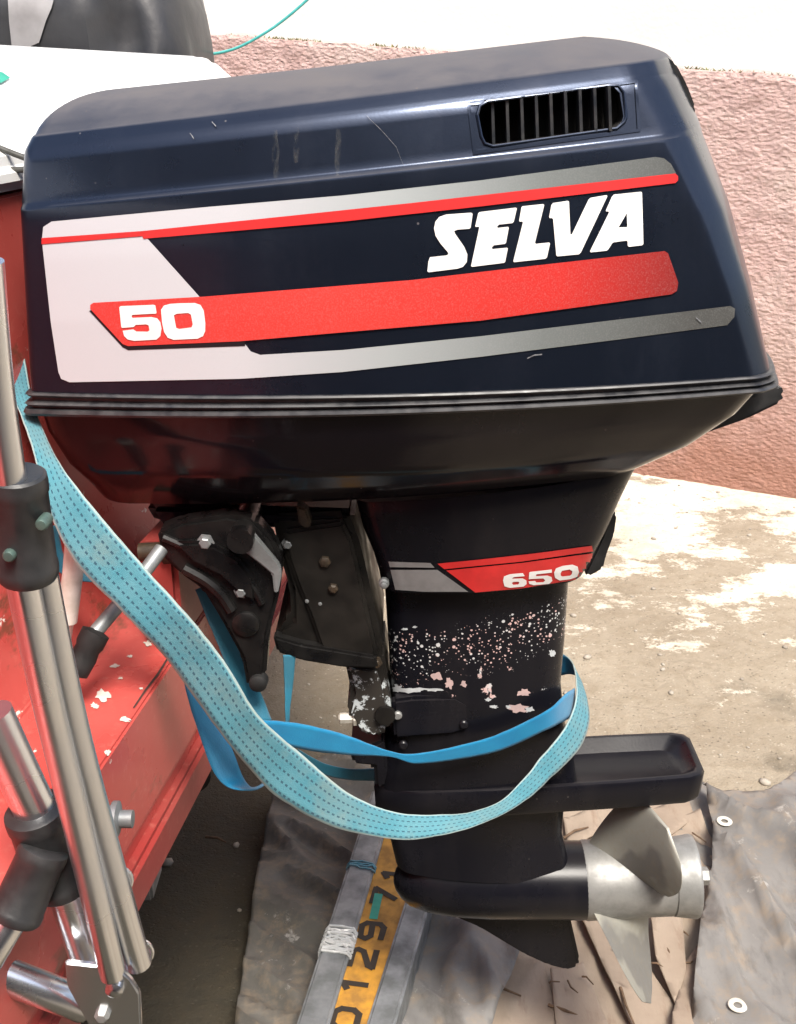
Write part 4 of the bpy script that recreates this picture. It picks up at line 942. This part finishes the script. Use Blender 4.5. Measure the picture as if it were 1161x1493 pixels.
GL = {'2': [(0, 1), (.3, 1.0), (.9, 1), (1, .8), (.9, .55), (.1, .2), (0, 0), (1, 0)], '9': [(1, .55), (.2, .5), (0, .7), (.1, .95), (.8, 1), (1, .8), (1, .2), (.8, 0), (.1, .02)], '1': [(.2, .8), (.5, 1), (.5, 0)], '0': [(.2, 0), (0, .25), (0, .75), (.2, 1), (.8, 1), (1, .75), (1, .25), (.8, 0), (.2, 0)], '7': [(0, 1), (1, 1), (.4, 0)]}
e_up = (onZ(545, 1230, PZ)-onZ(468, 1480, PZ)).normalized(); e_side = Vector((-e_up.y, e_up.x, 0)); e_side = -e_side if e_side.x > 0 else e_side
for ch, (x, y) in (('0', (502, 1500)), ('1', (516, 1448)), ('2', (528, 1410)), ('9', (541, 1370)), ('7', (560, 1318)), ('1', (574, 1285))):
    o0 = onZ(x, y, PZ)
    obj('plate_character', stroke([o0+e_up*(u*.036)+e_side*(v*.036-.016) for u, v in GL[ch]], .010), 'ink', plate, recalc=False)
b = stroke([onZ(545, 1338, PZ), onZ(552, 1306, PZ)], .014); obj('green_sticker', b, 'green_mark', plate, recalc=False)
def wrap(t, w, name, mat, nloops, rr):
    c = a0.lerp(a1, t)-Vector((0, 0, .03)); bm = bmesh.new()
    for k in range(nloops):
        off = bd*((k/(max(1, nloops-1))-.5)*w if nloops > 1 else 0); pts = []
        for i in range(21):
            an = 2*math.pi*i/20; ca, sa = math.cos(an), math.sin(an)
            cx = max(-1, min(1, ca*1.35)); sz = max(-1, min(1, sa*1.35))
            pts.append(c+off+bn*cx*(bw/2+rr*.7)+Vector((0, 0, sz*(.03+rr*.7)))+bd*random.uniform(-.004, .004))
        tube_bm(pts, rr, 6, True, bm)
    return obj(name, bm, mat, fr)
wrap(.60, .055, 'clear_tape', 'film', 16, .0022)
wrap(.33, .012, 'blue_twine', 'twine', 4, .0016)
# twigs and pebbles
rnd = random.Random(3)
tw = []
for (x0, y0, x1, y1) in ((822, 1222, 858, 1206), (945, 1190, 975, 1222), (955, 1335, 980, 1372), (962, 1382, 990, 1365), (905, 1440, 925, 1493), (575, 1420, 640, 1370), (300, 1220, 330, 1228), (800, 1465, 842, 1480), (700, 1440, 760, 1452)):
    p, q = onZ(x0, y0, .05), onZ(x1, y1, .05); m = (p+q)/2+Vector((rnd.uniform(-.006, .006), rnd.uniform(-.006, .006), .004))
    tw.append(obj('twig', tube_bm([p, m, q], [.0028, .0024, .0014], 6), 'twig', None, label='thin dry brown twig on the ground litter', cat='twig', group='dry twigs among the cardboard'))
bm = bmesh.new()
for i in range(420):
    x, y = rnd.uniform(-.8, 2.0), rnd.uniform(1.35, 4.2); s = rnd.choice((.003, .004, .005, .007, .010))*rnd.uniform(.6, 1.2)
    if (Vector((x, y, 0))-wa).dot(wn) < .05: continue
    m = Matrix.Translation((x, y, gh(x, y)+s*.3)) @ Matrix.Rotation(rnd.uniform(0, 6), 4, 'Z') @ Matrix.Diagonal((s*rnd.uniform(.8, 1.5), s, s*.6, 1))
    bmesh.ops.create_icosphere(bm, subdivisions=1, radius=1, matrix=m)
for (x0, y0, x1, y1) in [(rnd.uniform(800, 1010), rnd.uniform(1195, 1480), 0, 0) for _ in range(16)]:
    a = rnd.uniform(-.6, 1.4); l = rnd.uniform(8, 28); p, q = onZ(x0, y0, .058), onZ(x0+l*math.cos(a), y0+l*math.sin(a), .058); m = (p+q)/2+Vector((rnd.uniform(-.006, .006), rnd.uniform(-.006, .006), .003))
    obj('twig', tube_bm([p, m, q], [.0018, .0016, .0010], 5), 'twig', None, label='thin dry brown twig on the ground litter', cat='twig', group='dry twigs among the cardboard')
obj('gravel', bm, 'pebble', None, 80, kind='stuff', label='scattered pale pebbles on the concrete ground', cat='gravel')

# ================================================================ BLACK BUNDLE AND CORD BEHIND THE BOAT
bd_px = [(-60, -60), (-20, -90), (60, -110), (160, -100), (240, -70), (275, -20), (296, 30), (309, 75), (312, 112), (312, 200)]
bu = empty('covered_bundle', (-.75, 2.9, 0), 'tall bundle under a creased black plastic sheet behind the white coaming', 'covered bundle')
def bundle():
    bm = bmesh.new(); Yb = 2.85; n = 44; rows = []
    prof = [(0, 1.0, .24), (.5, 1.0, .24), (.9, .99, .24), (1.2, .985, .235), (1.35, .975, .23), (1.42, .965, .225), (1.48, .95, .22), (1.54, .925, .215), (1.60, .88, .20), (1.66, .82, .18), (1.72, .72, .15), (1.76, .5, .10), (1.775, .2, .04)]
    cx = onY(40, 60, Yb).x; hw = onY(311, 90, Yb).x-cx
    for z, kx, ky in prof:
        row = []
        for i in range(n):
            a = 2*math.pi*i/n; ca, sa = math.cos(a), math.sin(a)
            x = math.copysign(abs(ca)**.55, ca)*hw*kx; y = math.copysign(abs(sa)**.6, sa)*ky
            q = Vector((x*5.5, y*5, z*1.6)); fo = .055*mnoise.noise(q)+.045*(1-2*abs(mnoise.noise(q*1.9)))*(abs(ca) < .93)
            row.append(bm.verts.new((cx+x+ca*fo*.3, Yb+y+sa*fo, z)))
        rows.append(row)
    for a, b in zip(rows, rows[1:]):
        for i in range(n): bm.faces.new((a[i], a[(i+1) % n], b[(i+1) % n], b[i]))
    bm.faces.new(rows[-1]); bm.faces.new(list(reversed(rows[0])))
    bmesh.ops.subdivide_edges(bm, edges=list(bm.edges), cuts=1, smooth=.6, use_grid_fill=True)
    return bm
sh = obj('black_sheet', bundle(), 'black_sheet', bu, 50)
bb = bvh_of(sh)
decal('grey_patch', [(12, -8), (28, -12), (62, -10), (80, 2), (68, 30), (58, 62), (40, 70), (18, 66), (14, 30)], bb, 'grey_cloth', bu, .006, 10, label='pale grey fabric showing through the black sheet')
cd = [onY(x, y, 3.0) for x, y in ((300, 80), (325, 76), (350, 68), (380, 52), (410, 32), (450, -2), (520, -70))]
obj('thin_cord', tube_bm(catmull(cd, 6), .0035, 8), 'cord', None, label='thin green cord rising from behind the boat across the white wall', cat='cord')
